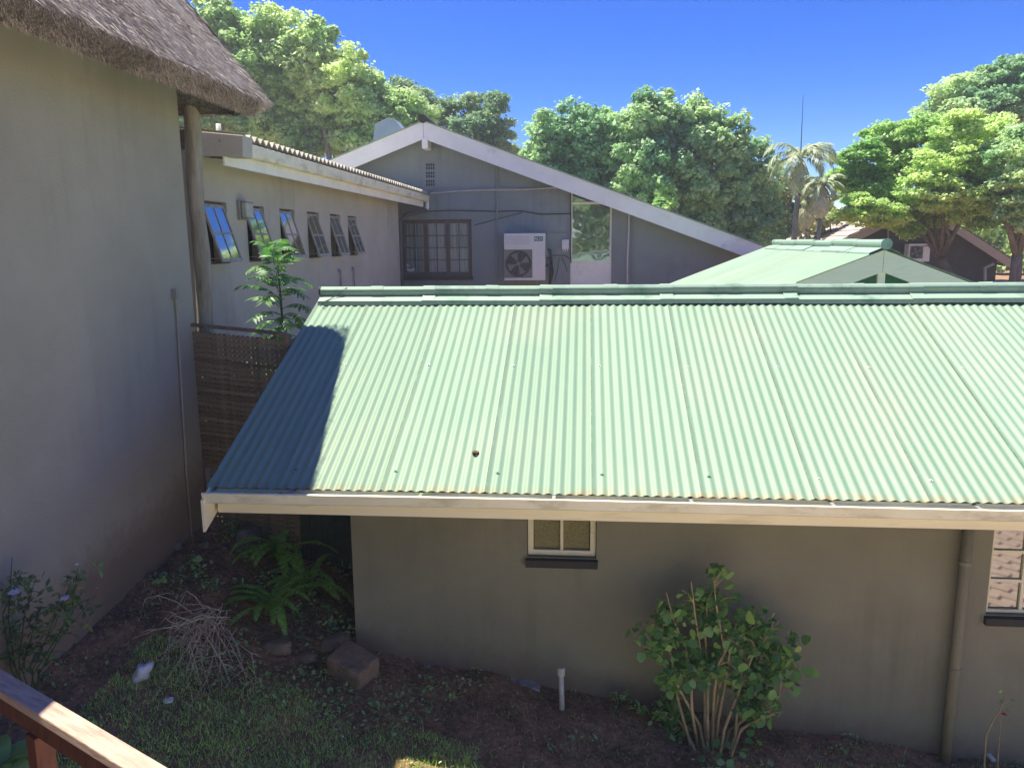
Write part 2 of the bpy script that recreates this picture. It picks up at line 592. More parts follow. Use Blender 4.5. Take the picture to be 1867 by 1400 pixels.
M['bark_pale'] = mat('bark_pale', (.36, .32, .25), (.2, .17, .13), rough=.95, scale=5, stretch=(3, 3, .7), bump=.6, bscale=14, bdist=.03)
M['twig'] = mat('twig', (.48, .38, .22), (.30, .24, .14), rough=.9, scale=9, bump=.3)
M['dead_twig'] = mat('dead_twig', (.70, .58, .42), (.45, .36, .26), rough=.9, scale=9, bump=.3)
M['stem_green'] = mat('stem_green', (.05, .09, .03), rough=.7, bump=.1)

LF = {}
LF['light'] = leafmat('leaf_light', (.46, .58, .25), (.74, .80, .42), (.88, .87, .55), trans=.5, big=(.35, (.6, .72, .66)))
LF['mid'] = leafmat('leaf_mid', (.34, .48, .23), (.66, .76, .42), (.82, .84, .52), trans=.5, big=(.4, (.5, .66, .66)))
LF['dark'] = leafmat('leaf_dark', (.24, .34, .18), (.48, .57, .30), trans=.45, big=(.4, (.6, .75, .75)))
LF['yellow'] = leafmat('leaf_yellow', (.38, .52, .20), (.64, .75, .33), (.80, .82, .42), trans=.5, big=(.3, (.5, .68, .55)))
LF['grey'] = leafmat('leaf_grey', (.28, .32, .14), (.55, .56, .32), (.62, .55, .3), trans=.4)
LF['palm'] = leafmat('leaf_palm', (.26, .33, .18), (.52, .56, .36), (.78, .72, .55), trans=.2)
LF['palm_dead'] = leafmat('leaf_palm_dead', (.46, .45, .28), (.66, .64, .44), trans=.2)
LF['fern'] = leafmat('leaf_fern', (.16, .36, .08), (.38, .62, .15), trans=.4)
LF['shrub'] = leafmat('leaf_shrub', (.10, .25, .09), (.26, .46, .14), (.46, .60, .18), trans=.3, rnd_obj=True, gloss=.5)
LF['shrub_inner'] = leafmat('leaf_shrub_inner', (.10, .24, .08), (.28, .46, .14), (.45, .56, .18), trans=.3)
LF['sapling'] = leafmat('leaf_sapling', (.06, .16, .06), (.17, .34, .09), trans=.35)
LF['grass'] = leafmat('grass', (.32, .50, .13), (.60, .80, .26), (.76, .72, .42), trans=.25, rough=.7, gloss=.15)
LF['ivy'] = leafmat('leaf_ivy', (.20, .36, .13), (.42, .58, .22), (.5, .55, .26), trans=.2)
LF['rose'] = leafmat('leaf_rose', (.07, .14, .06), (.17, .26, .10), trans=.25)
LF['litter'] = leafmat('litter', (.2, .14, .1), (.5, .38, .26), (.75, .7, .6), trans=.1, rough=.9, gloss=.1)
LF['pale_leaf'] = leafmat('leaf_pale', (.30, .44, .14), (.34, .50, .17), trans=.3)
LF['petal_white'] = leafmat('petal_white', (.75, .72, .85), (.85, .84, .92), trans=.2)
LF['petal_yellow'] = leafmat('petal_yellow', (.6, .45, .08), (.75, .6, .15), trans=.2)
LF['petal_pink'] = leafmat('petal_pink', (.7, .12, .12), (.8, .25, .22), trans=.2)


# ------------------------------------------------------------------ ground
GX = np.array([-60, -6, -3.8, -1.93, .19, 2.98, 7, 60.])
GZ = np.array([1.3, 1.1, .83, .27, -.097, -.485, -.9, -1.2])


def smooth01(t):
    t = np.clip(t, 0, 1)
    return t * t * (3 - 2 * t)


def ground_z(x, y):
    x = np.asarray(x, float)
    y = np.asarray(y, float)
    z = np.interp(x, GX, GZ) + np.clip(y - 6.2, -3.5, 1.8) * .09
    n = .022 * np.sin(x * 5.1 + 1.3 * np.sin(y * 3.7)) * np.cos(y * 6.3 + x) + .012 * np.sin(x * 13 + y * 9) * np.sin(y * 15 - x * 4)
    near = smooth01((11 - y) / 3) * smooth01((y - 3.9) / .4)
    z = z + n * near
    far = 1.9
    w = smooth01((y - 8.0) / 3.5)
    return z * (1 - w) + far * w


def gz(x, y):
    return float(ground_z(x, y))


def axis_pts(a, b, lo, hi, fine, coarse):
    pts = list(np.arange(lo, hi, fine))
    x = lo
    st = fine
    while x > a:
        st *= 1.35
        x -= min(st, coarse)
        pts.insert(0, x)
    x = hi
    st = fine
    while x < b:
        pts.append(x)
        st *= 1.35
        x += min(st, coarse)
    pts.append(b)
    return np.array(pts)


xs = axis_pts(-900, 900, -5, 5, .07, 200)
ys = axis_pts(-300, 1500, 3.8, 8.5, .07, 200)
XX, YY = np.meshgrid(xs, ys)
ZZ = ground_z(XX, YY)
V = np.stack([XX.ravel(), YY.ravel(), ZZ.ravel()], 1)
nx, ny = len(xs), len(ys)
I, J = np.meshgrid(np.arange(nx - 1), np.arange(ny - 1))
q = (J * nx + I).ravel()
Q = np.stack([q, q + 1, q + nx + 1, q + nx], 1)


def soil_material():
    m, nt, b = nodes('soil')
    L = nt.links.new
    tc = N(nt, 'ShaderNodeTexCoord')
    n1 = N(nt, 'ShaderNodeTexNoise', Scale=3.2, Detail=9, Roughness=.7)
    n2 = N(nt, 'ShaderNodeTexNoise', Scale=22, Detail=8, Roughness=.7)
    vo = N(nt, 'ShaderNodeTexVoronoi', Scale=38)
    for n in (n1, n2, vo):
        L(tc.outputs['Object'], n.inputs['Vector'])
    r1 = N(nt, 'ShaderNodeValToRGB')
    r1.color_ramp.elements[0].position = .38
    r1.color_ramp.elements[1].position = .66
    r1.color_ramp.elements[0].color = (.26, .18, .105, 1)
    r1.color_ramp.elements[1].color = (.56, .32, .20, 1)
    L(n1.outputs['Fac'], r1.inputs['Fac'])
    r2 = N(nt, 'ShaderNodeValToRGB')
    r2.color_ramp.elements[0].position = .35
    r2.color_ramp.elements[1].position = .75
    r2.color_ramp.elements[0].color = (.5, .5, .5, 1)
    r2.color_ramp.elements[1].color = (1.5, 1.4, 1.25, 1)
    L(n2.outputs['Fac'], r2.inputs['Fac'])
    mx = N(nt, 'ShaderNodeMix', data_type='RGBA', blend_type='MULTIPLY')
    mx.inputs['Factor'].default_value = 1
    L(r1.outputs[0], mx.inputs['A'])
    L(r2.outputs[0], mx.inputs['B'])
    L(mx.outputs['Result'], b.inputs['Base Color'])
    b.inputs['Roughness'].default_value = .95
    b.inputs['Specular IOR Level'].default_value = .15
    bp = N(nt, 'ShaderNodeBump', Strength=1, Distance=.04)
    L(n2.outputs['Fac'], bp.inputs['Height'])
    bp2 = N(nt, 'ShaderNodeBump', Strength=.5, Distance=.02)
    L(vo.outputs['Distance'], bp2.inputs['Height'])
    L(bp.outputs[0], bp2.inputs['Normal'])
    L(bp2.outputs[0], b.inputs['Normal'])
    return m


M['soil'] = soil_material()
gr = np_mesh('ground', V, Q, M['soil'], kind='structure')
gr.data.polygons.foreach_set('use_smooth', [True] * len(gr.data.polygons))

# ------------------------------------------------------------------ green-roofed cottage
EY, EZ, RY, RZ = 5.41, 1.936, 8.13, 3.12
SL = (RZ - EZ) / (RY - EY)
ANG = math.atan(SL)
XL, XR = -2.70, 6.65
cottage = empty('cottage', (2, 7, 0), 'low grey plastered cottage with pale green corrugated iron roof in front', 'building')
PITCH = .0762
AMP = .0068
SHEET = PITCH * 10


def corrugated_mesh(name, width, length, pitch, amp, seg, rows, lift=.0048, thick=0.0, lead=0.0):
    """local x across the sheet, y up the slope, z normal"""
    nxs = int(round(width / pitch * seg))
    mb = MB()
    G = []
    for j in range(rows + 1):
        y = length * j / rows
        row = []
        for i in range(nxs + 1):
            x = width * i / nxs
            z = amp * cos(2 * pi * x / pitch)
            z += lift * max(0, 1 - x / (pitch * .8))
            z += .0015 * sin(j * 2.3 + x * 5)
            row.append((x, y, z))
        G.append(row)
    mb.grid(G)
    # turned-down lap edge
    mb.grid([[(0, p[1], p[2] - .0045) for p in [r[0] for r in G]], [r[0] for r in G]])
    return mb.mesh(name, smooth=True)


LEN = sqrt((RY - EY - .03) ** 2 + ((RY - EY - .03) * SL) ** 2)
sheet_me = corrugated_mesh('roof_sheet', SHEET + PITCH * .5, LEN, PITCH, AMP, 10, 6)
sheet_me.materials.append(M['green_sheet'])
nsh = 12
x0 = .065 + (-4 * SHEET)
k = 0
seam_x = []
x = .065
while x > XL:
    x -= SHEET
# first visible sheet starts flush at the verge: cut narrower one
first_w = (x + SHEET) - XL + PITCH * .8
first_me = corrugated_mesh('roof_sheet', round((first_w + PITCH * .5) / PITCH * 2) / 2 * PITCH, LEN, PITCH, AMP, 10, 6)
first_me.materials.append(M['green_sheet'])
inst('roof_sheet', first_me, cottage, (x + SHEET - round(first_w / PITCH) * PITCH, EY, EZ), (ANG, 0, 0))
xx = x + SHEET
i = 0
while xx < XR:
    seam_x.append(xx)
    inst('roof_sheet', sheet_me, cottage, (xx, EY + random.uniform(-.006, .006), EZ + .0015 * (i % 2) + .001), (ANG, 0, radians(random.uniform(-.05, .05))))
    xx += SHEET
    i += 1
XR = xx
BACKY = RY + (RY - EY)
back_me = corrugated_mesh('roof_sheet', SHEET + PITCH * .5, LEN, PITCH, AMP, 6, 2)
back_me.materials.append(M['green_sheet'])
xx = XL
while xx < XR - .1:
    inst('roof_sheet', back_me, cottage, (xx + SHEET, BACKY, EZ), (ANG, 0, pi))
    xx += SHEET
# screws along two purlin rows
sc = MB()
sc.tube([(0, 0, -.004), (0, 0, .004)], .014, 10).tube([(0, 0, .004), (0, 0, .012)], [.0075, .006], 6)
scm = sc.mesh('roof_screw')
scm.materials.append(M['cable_pale'])
scd = scm.copy()
scd.materials.clear()
scd.materials.append(M['green_dark'])
for sx in seam_x:
    for (yy, me) in ((5.60, scd if sx < 1 else scm), (6.95, scm)):
        for off in (.038,):
            X_ = sx + PITCH
            inst('roof_screw', me, cottage, (X_, yy, EZ + (yy - EY) * SL + AMP + .001), (ANG, 0, 0), random.uniform(.9, 1.15))
# rust hole
hx, hy = -.812, 5.812
hb = MB()
for a_ in range(7):
    aa = a_ * 2 * pi / 7
    hb.obox((hx + .016 * cos(aa), hy + .014 * sin(aa), EZ + (hy - EY) * SL + .012), (.009, .003, 0), (-.002, .008, .003), (0, 0, .005 + .004 * random.random()))
hb.build('rust_lump', M['rust'], cottage, label='small rusty lump stuck on the green roof')


# ridge: rolled capping with flat flanges
def ridge(root, ax, x0, x1, y, z, slope_ang, seglen, rr, flange, matl, step=None, zoff=.02, collar_every=2, axis='X'):
    """capping pieces along X (or Y) at (y,z): roll + two flanges; each piece a part, collars as parts"""
    def T(a, b, c):
        return (a, y + b, z + c) if axis == 'X' else (y + b, a, z + c)
    xx = x0
    n = 0
    while xx < x1 - .01:
        xe = min(xx + seglen, x1)
        dz = step(n) if step else 0
        dz2 = dz + random.uniform(-.004, .004)
        mb = MB()
        ca, sa = cos(slope_ang), sin(slope_ang)
        prof = []
        # front flange outer -> roll -> back flange
        prof.append((-flange * ca - .02, -flange * sa - .024 + zoff * .5))
        prof.append((-flange * ca - .018, -flange * sa - .003 + zoff))
        prof.append((-rr * .55, -.004 + zoff))
        for k_ in range(9):
            a_ = radians(228 - k_ * 34.5)
            prof.append((rr * cos(a_), rr * .9 + zoff + rr * sin(a_)))
        prof.append((rr * .55, -.004 + zoff))
        prof.append((flange * ca + .018, -flange * sa - .003 + zoff))
        prof.append((flange * ca + .02, -flange * sa - .012 + zoff))
        rows = []
        ov = .06 if n else 0
        for xx_, d_ in ((xx - ov, dz), (xe, dz2)):
            rows.append([T(xx_, b_, c_ + d_) for b_, c_ in prof])
        mb.grid(rows)
        # thin returned edge so the cap has thickness at its end
        rows2 = [[T(xx - ov, b_, c_ + dz) for b_, c_ in prof], [T(xx - ov, b_ * .985, c_ + dz - .005) for b_, c_ in prof]]
        mb.grid(rows2)
        mb.build('ridge_cap', matl, root, smooth=False)
        # collar
        for cx, full in (((xe - .05, True), ((xx + xe) / 2, False)) if axis == 'X' else ((xe - .05, False),)):
            cb = MB()
            w = .065
            rrc = rr * ((1.16 if full else 1.12) if axis == 'X' else 1.07)
            pc = [(rrc * cos(radians(230 - k_ * 35)), rr * .9 + zoff + rrc * sin(radians(230 - k_ * 35))) for k_ in range(9)]
            if full:
                pc = [(-flange * ca - .022, -flange * sa - .018 + zoff * .5), (-flange * ca - .021, -flange * sa + .004 + zoff), (-rr * .6, .012 + zoff)] + pc + [(rr * .6, .002 + zoff), (flange * ca + .021, -flange * sa + .002 + zoff)]
            rws = [[T(cx - w, b_ * .97, c_ + dz - .004) for b_, c_ in pc], [T(cx - w, b_, c_ + dz) for b_, c_ in pc], [T(cx + w, b_, c_ + dz2) for b_, c_ in pc], [T(cx + w, b_ * .97, c_ + dz2 - .004) for b_, c_ in pc]]
            cb.grid(rws)
            cb.build('ridge_collar', matl, root)
        xx = xe
        n += 1


ridge(cottage, None, XL - .03, XR, RY, RZ, ANG, 1.2, .046, .125, M['green_cap'], zoff=.045, step=lambda n: [0, .006, .01, .016, .010, .018, .012, .014, .01, .014, .01, .01][n % 12])
eb = MB()
eb.tube([(XL - .045, RY, RZ + .088), (XL - .028, RY, RZ + .088)], .05, 16)
eb.build('ridge_end', M['dark_sill'], cottage)
# wire looped over the left end of the ridge
wb = MB()
wb.tube([(XL + .06, RY - .2, RZ - .03), (XL + .02, RY - .17, RZ - .03), (XL + .16, RY - .06, RZ + .05), (XL + .25, RY - .03, RZ + .12), (XL + .42, RY + .1, RZ + .13), (XL + .5, RY + .3, RZ + .05)], .005, 6)
wb.build('wire', M['cable_black'], cottage)

# front wall and others
WY = 6.2
CX0 = -1.93
wall = MB()
# front wall with two openings; thickness .15 going back
win = []
a = P(961, 950, Y=WY); b_ = P(1087, 1018, Y=WY)
w1 = (a.x, b_.x, b_.z, b_.z + .62)
c = P(1797, 1120, Y=WY)
w2 = (c.x, c.x + 1.31, c.z, c.z + 1.02)
TOPZ = EZ + (WY - EY) * SL - .03


def wall_with_holes(mb, x0, x1, z0, z1, y0, y1, holes):
    xsn = sorted({x0, x1} | {h[0] for h in holes} | {h[1] for h in holes})
    for i in range(len(xsn) - 1):
        a, b = xsn[i], xsn[i + 1]
        hs_ = [h for h in holes if h[0] <= a + 1e-6 and h[1] >= b - 1e-6]
        zs = z0
        for h in sorted(hs_, key=lambda h: h[2]):
            mb.box(a, b, y0, y1, zs, h[2])
            zs = h[3]
        mb.box(a, b, y0, y1, zs, z1)


def wall_holes_mesh(x0, x1, z0, z1, y0, y1, holes, tr=lambda v: v):
    """one clean skin without internal faces: front, back, reveals"""
    mb = MB()
    xsn = sorted({x0, x1} | {h[0] for h in holes} | {h[1] for h in holes})
    zsn = sorted({z0, z1} | {h[2] for h in holes} | {h[3] for h in holes})
    inside = lambda x, z: any(h[0] < x < h[1] and h[2] < z < h[3] for h in holes)
    for i in range(len(xsn) - 1):
        for j in range(len(zsn) - 1):
            a, b, c, d = xsn[i], xsn[i + 1], zsn[j], zsn[j + 1]
            if inside((a + b) / 2, (c + d) / 2):
                continue
            mb.add([tr(v) for v in ((a, y0, c), (b, y0, c), (b, y0, d), (a, y0, d))], [(0, 1, 2, 3)])
            mb.add([tr(v) for v in ((a, y1, c), (b, y1, c), (b, y1, d), (a, y1, d))], [(3, 2, 1, 0)])
    for h in list(holes) + [(x0, x1, z0, z1)]:
        a, b, c, d = h
        for s, e in (((a, c), (b, c)), ((b, c), (b, d)), ((b, d), (a, d)), ((a, d), (a, c))):
            mb.add([tr(v) for v in ((s[0], y0, s[1]), (e[0], y0, e[1]), (e[0], y1, e[1]), (s[0], y1, s[1]))], [(0, 1, 2, 3)])
    return mb


wm = wall_holes_mesh(CX0, XR - .5, -1.6, TOPZ, WY, WY + .16, [w1, w2])
wm.build('wall', M['plaster'], cottage)
# left end wall with gable
ge = MB()
gpoly = [(CX0, WY + .161, -1.6), (CX0, BACKY - .8, -1.6), (CX0, BACKY - .8, TOPZ), (CX0, RY, RZ - .04), (CX0, WY + .161, TOPZ + .06)]
ge.prism(gpoly, (.16, 0, 0))
ge.build('wall', M['plaster'], cottage)
bw = MB()
bw.box(CX0 + .161, XR - .66, BACKY - .96, BACKY - .8, -1.6, TOPZ)
bw.box(XR - .66, XR - .5, WY + .161, BACKY - .8, -1.6, TOPZ)
bw.build('wall', M['plaster'], cottage)


def cottage_window(h, cols, rows, glass, fw=.045, y=WY + .035, tilt=0):
    x0, x1, z0, z1 = h
    fr = MB()
    g = .004
    fr.box(x0 + g, x0 + fw, y, y + .06, z0 + g, z1 - g)
    fr.box(x1 - fw, x1 - g, y, y + .06, z0 + g, z1 - g)
    fr.box(x0 + fw, x1 - fw, y + .001, y + .059, z0 + g, z0 + fw)
    fr.box(x0 + fw, x1 - fw, y + .001, y + .059, z1 - fw, z1 - g)
    bars = MB()
    iw, ih = (x1 - x0 - 2 * fw), (z1 - z0 - 2 * fw)
    mw = .012
    for i in range(1, cols):
        xc = x0 + fw + iw * i / cols
        bars.box(xc - mw, xc + mw, y + .008, y + .05, z0 + fw, z1 - fw)
    for j in range(1, rows):
        zc = z0 + fw + ih * j / rows
        for i in range(cols):
            xa = x0 + fw + iw * i / cols + (mw if i else 0)
            xb = x0 + fw + iw * (i + 1) / cols - (mw if i < cols - 1 else 0)
            bars.box(xa, xb, y + .010, y + .048, zc - mw, zc + mw)
    w = fr.build('window', M['white_wood'], cottage, bevel=.004)
    bars.build('glazing_bars', M['white_wood'], w)
    for i in range(cols):
        for j in range(rows):
            xa = x0 + fw + iw * i / cols + mw * .5
            xb = x0 + fw + iw * (i + 1) / cols - mw * .5
            za = z0 + fw + ih * j / rows + mw * .5
            zb = z0 + fw + ih * (j + 1) / rows - mw * .5
            MB().box(xa, xb, y + .03, y + .034, za, zb).build('pane', glass, w)
    sl = MB().prism([(x0 - .012, y + .05, z0 - .002), (x0 - .012, WY - .045, z0 - .014), (x0 - .012, WY - .045, z0 - .075), (x0 - .012, y + .05, z0 - .075)], (x1 - x0 + .024, 0, 0))
    sl.build('sill', M['dark_sill'], w)
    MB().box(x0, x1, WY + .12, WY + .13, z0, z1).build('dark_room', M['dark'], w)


cottage_window(w1, 2, 1, M['glass_frost'], fw=.05)
cottage_window(w2, 5, 4, M['glass_house'], fw=.03)

# fascia, gutter, brackets, barge board
FZ0, FZ1 = 1.735, 1.86
fa = MB().box(XL + .0, XR, 5.44, 5.465, FZ0, FZ1 + .062)
fa.build('fascia', M['white_wood'], cottage, bevel=.003)


def gutter_profile(x):
    # box gutter with a slight fall to the left and a sag
    sag = .012 * sin((x - XL) * .8) * .5
    return sag


gm = MB()
rowsf = []
stations = np.linspace(XL - .045, XR, 30)
for x in stations:
    d = gutter_profile(x)
    ztop = 1.925 + d
    rowsf.append([(x, 5.437, ztop - .02), (x, 5.437, ztop - .068), (x, 5.432, ztop - .072), (x, 5.322, ztop - .074), (x, 5.312, ztop - .07), (x, 5.300, ztop - .010), (x, 5.296, ztop), (x, 5.303, ztop + .005), (x, 5.312, ztop + .002), (x, 5.310, ztop - .006)])
gm.grid(rowsf)
for end in (rowsf[0], rowsf[-1]):
    gm.add(end[:7], [tuple(range(7))])
go = gm.build('gutter', M['gutter'], cottage)
sol = go.modifiers.new('thickness', 'SOLIDIFY')
sol.thickness = .003
shade_mildew = MB().tube([(x, 5.3135, 1.925 + gutter_profile(x) - .073) for x in stations], .0035, 6)  # added darker strip: shade line and mildew painted under the gutter's front edge
shade_mildew.build('gutter_shade_mildew', M['gutter_bed'], cottage)
bedb = MB().grid([[(x, 5.318, 1.925 + gutter_profile(x) - .064), (x, 5.434, 1.925 + gutter_profile(x) - .062)] for x in stations])
bedb.build('gutter_silt', M['gutter_bed'], cottage)
random.seed(31)
gl_ = MB()
for k_ in range(34):
    x_ = random.uniform(-2.5, 5)
    z_ = 1.925 + gutter_profile(x_) - random.uniform(.02, .05)
    a_ = random.uniform(0, 6.3)
    gl_.add([(x_, 5.33, z_), (x_ + .035 * cos(a_), 5.35 + .02 * sin(a_), z_ + .02), (x_ + .07 * cos(a_), 5.36 + .04 * sin(a_), z_ + .012), (x_ + .03 * cos(a_), 5.37, z_ - .005)], [(0, 1, 2, 3)])
gl_.build('gutter_leaves', LF['litter'], cottage, kind='stuff')
for bx in np.arange(-2.1, 6, .95):
    MB().box(bx - .012, bx + .012, 5.305, 5.436, 1.925 + gutter_profile(bx) - .006, 1.925 + gutter_profile(bx) - .001).build('gutter_bracket', M['lamp_grey'], cottage)


def barge(root, xa, xb, ya, za, yb, zb, depth, matl, name='barge_board', drop=0, axis='X', label=None):
    """board in plane X=const, from (ya,za) up to (yb,zb); xa..xb its thickness"""
    poly = [(xa, ya, za), (xa, yb, zb), (xa, yb, zb - depth), (xa, ya, za - depth)]
    mb = MB().prism(poly, (xb - xa, 0, 0))
    return mb.build(name, matl, root, bevel=.003, label=label)


barge(cottage, XL - .05, XL - .028, 5.285, 1.878, RY, RZ - .05, .24, M['white_wood'])
barge(cottage, XL - .05, XL - .028, BACKY + .12, 1.878, RY + .001, RZ - .05, .24, M['white_wood'])
# soffit boards closing the eave
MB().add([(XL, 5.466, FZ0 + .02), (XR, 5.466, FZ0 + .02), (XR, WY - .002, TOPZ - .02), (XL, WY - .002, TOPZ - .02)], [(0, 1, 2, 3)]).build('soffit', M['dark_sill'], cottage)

# downpipe painted like the wall
pa, pb = P(1756, 972, Y=6.14), P(1727, 1376, Y=6.14)
dp = MB().tube([(pa.x + .03, 6.13, 1.75), (pa.x + .03, 6.13, .6), (pa.x + .02, 6.13, gz(3, 6.1) - .1)], .042, 14)
dp.build('downpipe', M['plaster'], cottage, smooth=True)
for zz in (1.2, .3):
    MB().tube([(pa.x + .028, 6.13, zz), (pa.x + .028, 6.13, zz + .03)], .047, 14).build('pipe_clip', M['plaster'], cottage)
# exposed footing pieces at the wall base
for (u0, v0, u1, v1) in ((768, 1222, 815, 1236), (930, 1250, 985, 1259), (870, 1241, 900, 1246)):
    A, B = P(u0, v0, Y=6.17), P(u1, v1, Y=6.17)
    n = 8
    top = []
    bot = []
    for i in range(n + 1):
        t = i / n
        x = A.x + (B.x - A.x) * t
        z = A.z + (B.z - A.z) * t + .035
        top.append((x, 6.13 + random.uniform(-.015, .01), z + .012 + random.uniform(-.008, .01)))
        bot.append((x, 6.10, z - .06))
    back = [(p[0], 6.198, p[2] + .01) for p in top]
    MB().grid([bot, top, back]).build('footing', M['concrete'], cottage, label='pale exposed strip of footing at the wall base')

# ------------------------------------------------------------------ thatched building at the left
TX, TE, THk = -3.05, -3.80, 7.5
thatched = empty('thatched_building', (-6, 3, .5), 'tall taupe plastered building with a thick grey thatched roof at left', 'building')
wl = MB()
wl.box(-10, TE, -4, THk, -.4, 5.42)
wo_ = wl.build('wall', M['plaster_thatch'], thatched, bevel=.03)
# roof shell: stations along the eave path with rounded far corner, k = slope
KS = 1.2
YE = 7.9
ridge_x = -6.9


def eave_path():
    pts = []
    for y in np.linspace(-4, YE - .35, 60):
        pts.append((TX, y, 1, 0))
    for a_ in np.linspace(0, pi / 2, 10)[1:]:
        pts.append((TX - .35 + .35 * cos(a_), YE - .35 + .35 * sin(a_), cos(a_), sin(a_)))
    for x in np.linspace(TX - .35, -10.5, 40)[1:]:
        pts.append((x, YE, 0, 1))
    return pts


EP = eave_path()


def hump(x, y, s):
    return .03 * sin(1.7 * y + .8 * x + s * 2) + .018 * sin(4.1 * y - 2.3 * x + s * 5)


outer, cutr = [], []
for (x, y, nx_, ny_) in EP:
    dzc = .012 * sin(y * 2.1) + .01 * sin(x * 4 + y * 5.3)
    row = []
    for s in (0, .05, .12, .3, .6, 1.0, 1.5, 2.1, 2.8, 3.5, 4.0):
        # the far end is a steep, slightly leaning end; the long side has the true slope
        rise = KS * s * (nx_ if .01 < nx_ < 1 else 1) + .05 * sin(min(s, 1) * pi)
        inx = s if nx_ > 0 else 0
        endlean = .10 * s
        px = x - s * nx_ if nx_ > .01 else x
        py = y - endlean * ny_
        if nx_ <= .01:
            # end face: climb to the roof surface height above this x
            top = KS * min(TX - x, (TX - ridge_x))
            if x < ridge_x:
                top = KS * max(0, (TX - ridge_x) - (ridge_x - x))
            rise = min(rise, top)
            py = y - .10 * rise
        row.append((px, py, 5.05 + dzc + rise + hump(px, py, s) * min(1, s * 3)))
    outer.append(row)
    lip = []
    for t in np.linspace(0, 1, 5):
        ins = .20 * t + .035 * sin(t * pi) * -1
        dz = -.12 * t
        lip.append((x - ins * nx_, y - ins * ny_ * .8, 5.05 + dzc + dz + .006 * sin(17 * y + 9 * x + t * 7)))
    # underside rising inward to the wall
    lip.append((x - .9 * nx_ - (0 if nx_ > .01 else 0), y - .9 * ny_, 5.05 - .12 + .62))
    cutr.append(lip)
tb = MB().grid(outer)
to = tb.build('thatch_roof', M['thatch'], thatched, smooth=True)
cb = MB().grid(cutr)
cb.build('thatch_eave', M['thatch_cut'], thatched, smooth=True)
# other slope so the roof is closed
MB().add([(ridge_x, -4, 5.05 + KS * (TX - ridge_x)), (ridge_x, YE - .5, 5.05 + KS * (TX - ridge_x)), (-10.5, YE - .05, 5.05), (-10.5, -4, 5.05)], [(0, 1, 2, 3)]).build('thatch_slope', M['thatch'], thatched)

# straw ends on the visible slope, edge and underside fringe
def blades(base, direc, length, width, rng):
    """thin triangles; base (n,3), direc (n,3) unit"""
    n = len(base)
    side = np.cross(direc, rng.normal(size=(n, 3)))
    side /= np.linalg.norm(side, axis=1)[:, None] + 1e-9
    tip = base + direc * length[:, None]
    V = np.stack([base - side * width[:, None] / 2, base + side * width[:, None] / 2, tip], 1).reshape(-1, 3)
    F = np.arange(3 * n).reshape(n, 3)
    return V, F


n = 60000
s = RNG.uniform(0, 2.4, n) ** 1.0
yy = RNG.uniform(3.2, YE - .02, n)
hx_ = TX - s
base = np.stack([hx_, yy, 5.05 + KS * s + .05 * np.sin(np.minimum(s, 1) * pi) + np.array([hump(a, b, c) * min(1, c * 3) for a, b, c in zip(hx_, yy, s)]) - .004], 1)
d0 = np.array([1, 0, -KS]) / sqrt(1 + KS * KS)
nr = np.array([KS, 0, 1]) / sqrt(1 + KS * KS)
dr = d0[None] + nr[None] * RNG.uniform(.03, .30, n)[:, None] + np.stack([np.zeros(n), RNG.normal(0, .22, n), np.zeros(n)], 1)
dr /= np.linalg.norm(dr, axis=1)[:, None]
V1, F1 = blades(base, dr, RNG.uniform(.03, .10, n) * (1 + .9 * (RNG.uniform(0, 1, n) > .95)), RNG.uniform(.004, .010, n), RNG)
n = 26000
yy = RNG.uniform(3.2, YE, n)
t = RNG.uniform(0, 1, n)
base2 = np.stack([TX - .20 * t, yy, 5.05 - .12 * t], 1)
rnd_end = RNG.uniform(0, 1, n) < .18
base2[rnd_end, 0] = RNG.uniform(-4.6, TX - .1, rnd_end.sum())
base2[rnd_end, 1] = YE - .18 * t[rnd_end]
dr2 = np.stack([RNG.normal(.25, .3, n), RNG.normal(0, .35, n), RNG.normal(-.9, .25, n)], 1)
dr2 /= np.linalg.norm(dr2, axis=1)[:, None]
V2, F2 = blades(base2, dr2, RNG.uniform(.012, .048, n) * (1 + .6 * (RNG.uniform(0, 1, n) > .96)), RNG.uniform(.004, .008, n), RNG)
np_mesh('straw_ends', np.vstack([V1, V2]), np.vstack([F1, F2 + len(V1)]), M['straw'], thatched, kind='stuff', nv=3)
# verandah bits beyond the wall end
pp = P(361, 400, Y=7.72)
pts = []
for i, z in enumerate(np.linspace(.9, 5.35, 14)):
    pts.append((pp.x + .012 * sin(i * 1.1) + .004 * i - .03, 7.72 + .01 * cos(i * 1.7), z))
po_ = MB().tube(pts, [.088 + .006 * sin(i * 1.9) - .001 * i for i in range(14)], 14)
po_.build('gum_pole', M['pole'], thatched, smooth=True)
pl = P(338, 300, Y=8.3)
MB().box(pl.x - .07, pl.x + .05, 8.25, 8.42, .9, P(338, 276, Y=8.3).z).build('pillar', M['plaster_wing'], thatched)
bq = P(336, 238, Y=8.3)
MB().box(-4.75, pl.x + .1, 8.24, 8.40, P(336, 272, Y=8.3).z, bq.z).build('verandah_beam', M['brown_wood'], thatched)
MB().box(-8, TE - .25, 7.501, 7.6, 5.0, 6.4).build('roof_beam', M['brown_wood'], thatched)
# conduit on the wall
ca_, cb2, cc = P(318, 528, X=TE + .02), P(322, 560, X=TE + .02), P(340, 862, X=TE + .02)
MB().tube([ca_, cb2, cc, (TE + .02, cc.y, .9)], .011, 8).build('conduit', M['plaster_thatch'], thatched)
MB().box(TE, TE + .05, ca_.y - .03, ca_.y + .03, ca_.z - .09, ca_.z).build('tap_box', M['lamp_grey'], thatched)
cpt = P(354, 865, X=TE + .03)
MB().tube([(TE + .045, THk - .09, .7), (TE + .045, THk - .09, cpt.z)], .035, 10).build('drain_pipe', M['plaster_thatch'], thatched, smooth=True)

